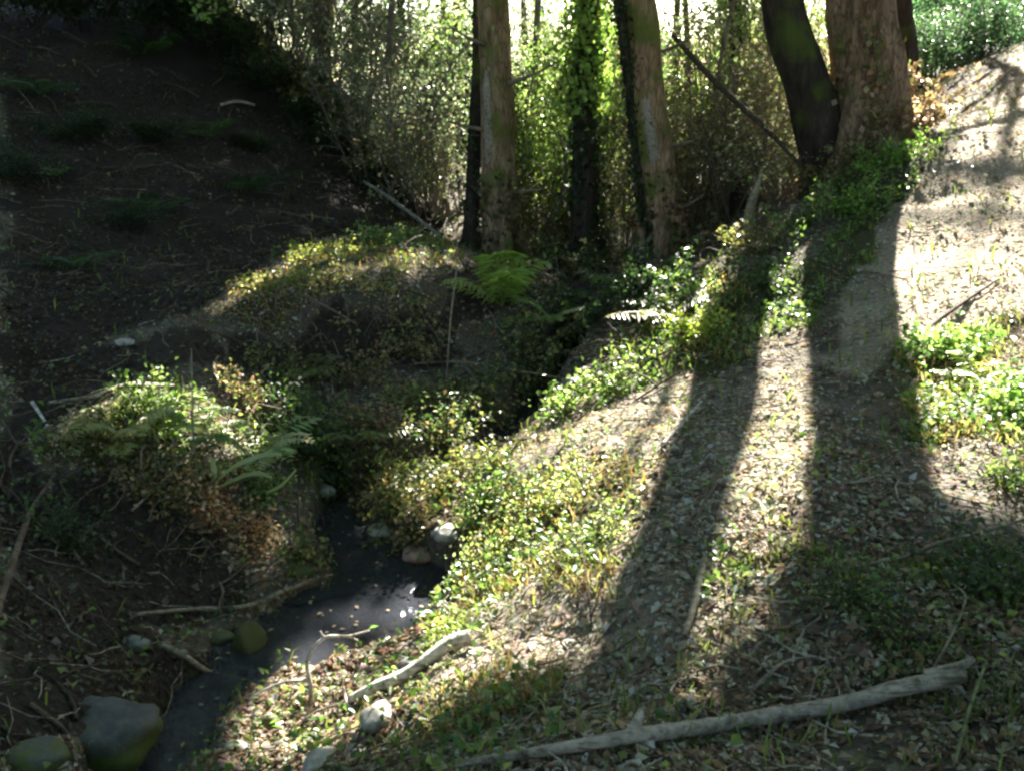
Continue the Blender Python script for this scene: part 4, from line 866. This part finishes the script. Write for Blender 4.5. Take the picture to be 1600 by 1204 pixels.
stone(392, 1035, .07, .07, .115, 'upright green mossy stone standing in the shaded end of the pool', STONE_OLIVE, 4, .12)
stone(590, 1125, .055, .06, .04, 'whitish stone at the lower tip of the sunny bank', STONE_PALE, 5)
stone(505, 1198, .055, .06, .035, 'white stone cut by the bottom edge of the picture', STONE_PALE, 6)
stone(372, 1170, .06, .035, .022, 'small flat pale stone in the debris by the lower channel', STONE_PALE, 7)
stone(165, 1168, .15, .12, .075, 'big square grey stone with green moss on its front, bottom left', STONE_FRONT, 8, .22, box=.7)
stone(195, 537, .07, .05, .03, 'pale flat stone alone on the dark left slope', STONE_PALE, 10)
stone(505, 770, .07, .05, .04, 'grey stone in the shade above the dark head of the pool', STONE_GREY, 12)
stone(895, 600, .08, .05, .04, 'blue grey stone at the top of the gully beside the green bank', STONE_GREY, 14)
stone(915, 580, .05, .04, .025, 'small pale stone just behind the blue grey one in the gully', STONE_PALE, 15)
stone(690, 960, .05, .07, .035, 'grey stone half under the grass at the right shore of the pool', STONE_GREY, 16)
stone(1010, 1168, .02, .02, .018, 'small pale stone touching the middle of the long pole', STONE_PALE, 17, .2)
stone(60, 1190, .10, .08, .05, 'dark rough stone in the bottom left corner', STONE_FRONT, 18)
stone(1400, 940, .035, .03, .02, 'small bluish stone among shaded leaves at the lower right', STONE_GREY, 19)
# pebbles of the bar
g = Geo(); xs = RNG.uniform(-1.0, -.3, 900); yy = RNG.uniform(2.3, 3.4, 900); m = dry(xs, yy, -.05); xs, yy = xs[m], yy[m]; n = len(xs)
Pn = np.stack([xs, yy, H(xs, yy) + .006], 1); sz = RNG.uniform(.012, .035, n); a = RNG.random(n) * 6.28
ico = np.array([[1,0,0],[0,1,0],[-1,0,0],[0,-1,0],[0,0,.6],[0,0,-.6],[.6,.6,.3],[-.6,.6,.3],[.6,-.6,.3],[-.6,-.6,.3]], float)[[0,1,2,3,4,5]]
Vv = Pn[:, None] + ico[None] * sz[:, None, None] * RNG.uniform(.6, 1.2, (n, 6, 1)); b6 = np.arange(n)[:, None] * 6
Tt = np.concatenate([b6 + t_ for t_ in ([0,1,4],[1,2,4],[2,3,4],[3,0,4],[1,0,5],[2,1,5],[3,2,5],[0,3,5])], 1).reshape(-1, 3)
tag(g.add(Vv.reshape(-1, 3), Tt, np.repeat(rcol(n, [(.30, .22, .16), (.16, .11, .08), (.40, .34, .28), (.22, .12, .08)], .2), 6, 0)).obj('pebbles', SOIL), 'brown gravel and wet leaf debris beside the lower channel', 'gravel', kind='stuff')

# leaves on the water and stones in the pool
fx = RNG.uniform(-1.4, -.2, 900); fy = RNG.uniform(2.4, 4.6, 900); d_, h_, w_ = seg_info(fx, fy); m = (d_ < h_ * 1.05) & (RNG.random(900) < .22); fx, fy, w_ = fx[m], fy[m], w_[m]; n = len(fx)
sz = RNG.uniform(.014, .035, n)
tag(Geo().add(*leafs(np.stack([fx, fy, w_ + .008], 1), RNG.normal(size=(n, 3)) * .06 + [0, 0, 1], sz, sz * .6, rcol(n, [(.30, .22, .14), (.2, .14, .09), (.4, .34, .2)], .2), .05)).obj('floating_leaves', DEAD), 'a few brown leaves afloat on the pool', 'leaves', kind='stuff')
for k5, (u, v, a, lab) in enumerate([(470, 895, .06, 'dark wet stone at the shaded left shore of the pool'), (560, 868, .05, 'small wet stone below the white rounded one'), (705, 905, .05, 'wet stone where the pool meets the sunny bank'),
        (640, 1040, .045, 'wet stone beside the thick pale branch'), (345, 1000, .06, 'dark stone left of the upright mossy stone'), (300, 1090, .05, 'dark wet stone in the lower channel'), (420, 1125, .035, 'small brown stone in the debris bar'),
        (215, 1010, .06, 'half buried dark stone on the dark left bank'), (520, 1080, .03, 'little grey stone behind the zigzag branch')]):
    stone(u, v, a, a * .75, a * .5, lab, STONE_FRONT if k5 % 2 == 0 else STONE_GREY, 60 + k5, .3)

# dead brush lying in the gully, under the mound and over the dark slope
g = Geo(); rb = random.Random(77)
for (x0, x1, y0, y1, n_, L_, up_) in [(-1.9, 0.9, 5.0, 8.2, 210, (.15, .7), .22), (-2.6, -.9, 3.7, 5.6, 70, (.1, .4), .14), (-7.0, -1.8, 5.5, 14, 170, (.2, .8), .14), (-3.2, -1.2, 2.4, 4.2, 80, (.1, .4), .10), (.3, 2.4, 6.5, 10, 90, (.2, .8), .3)]:
    for _ in range(n_):
        a, b = rb.uniform(x0, x1), rb.uniform(y0, y1)
        if b > 3 and a < -.62 * b: continue
        L = rb.uniform(*L_); an = rb.random() * 6.28; q = np.linspace(0, 1, 6); px = a + q * L * math.cos(an) + .06 * L * np.sin(q * 6 + a * 9); py = b + q * L * math.sin(an)
        pz = H(px, py) + .01 + rb.random() ** 2 * up_ * np.sin(np.pi * np.clip(q * rb.uniform(.5, 1.1), 0, 1))
        tube(g, np.stack([px, py, pz], 1), [rb.uniform(.003, .009) * (1 + .03 * b), .002], 5, rb.choice([(.17, .13, .10), (.11, .085, .065), (.08, .065, .05), (.24, .20, .15)]), cap=False)
tag(g.obj('dead_brush', WOOD), 'tangle of thin dead twigs lying over the gully and the dark slope', 'twigs', kind='stuff')
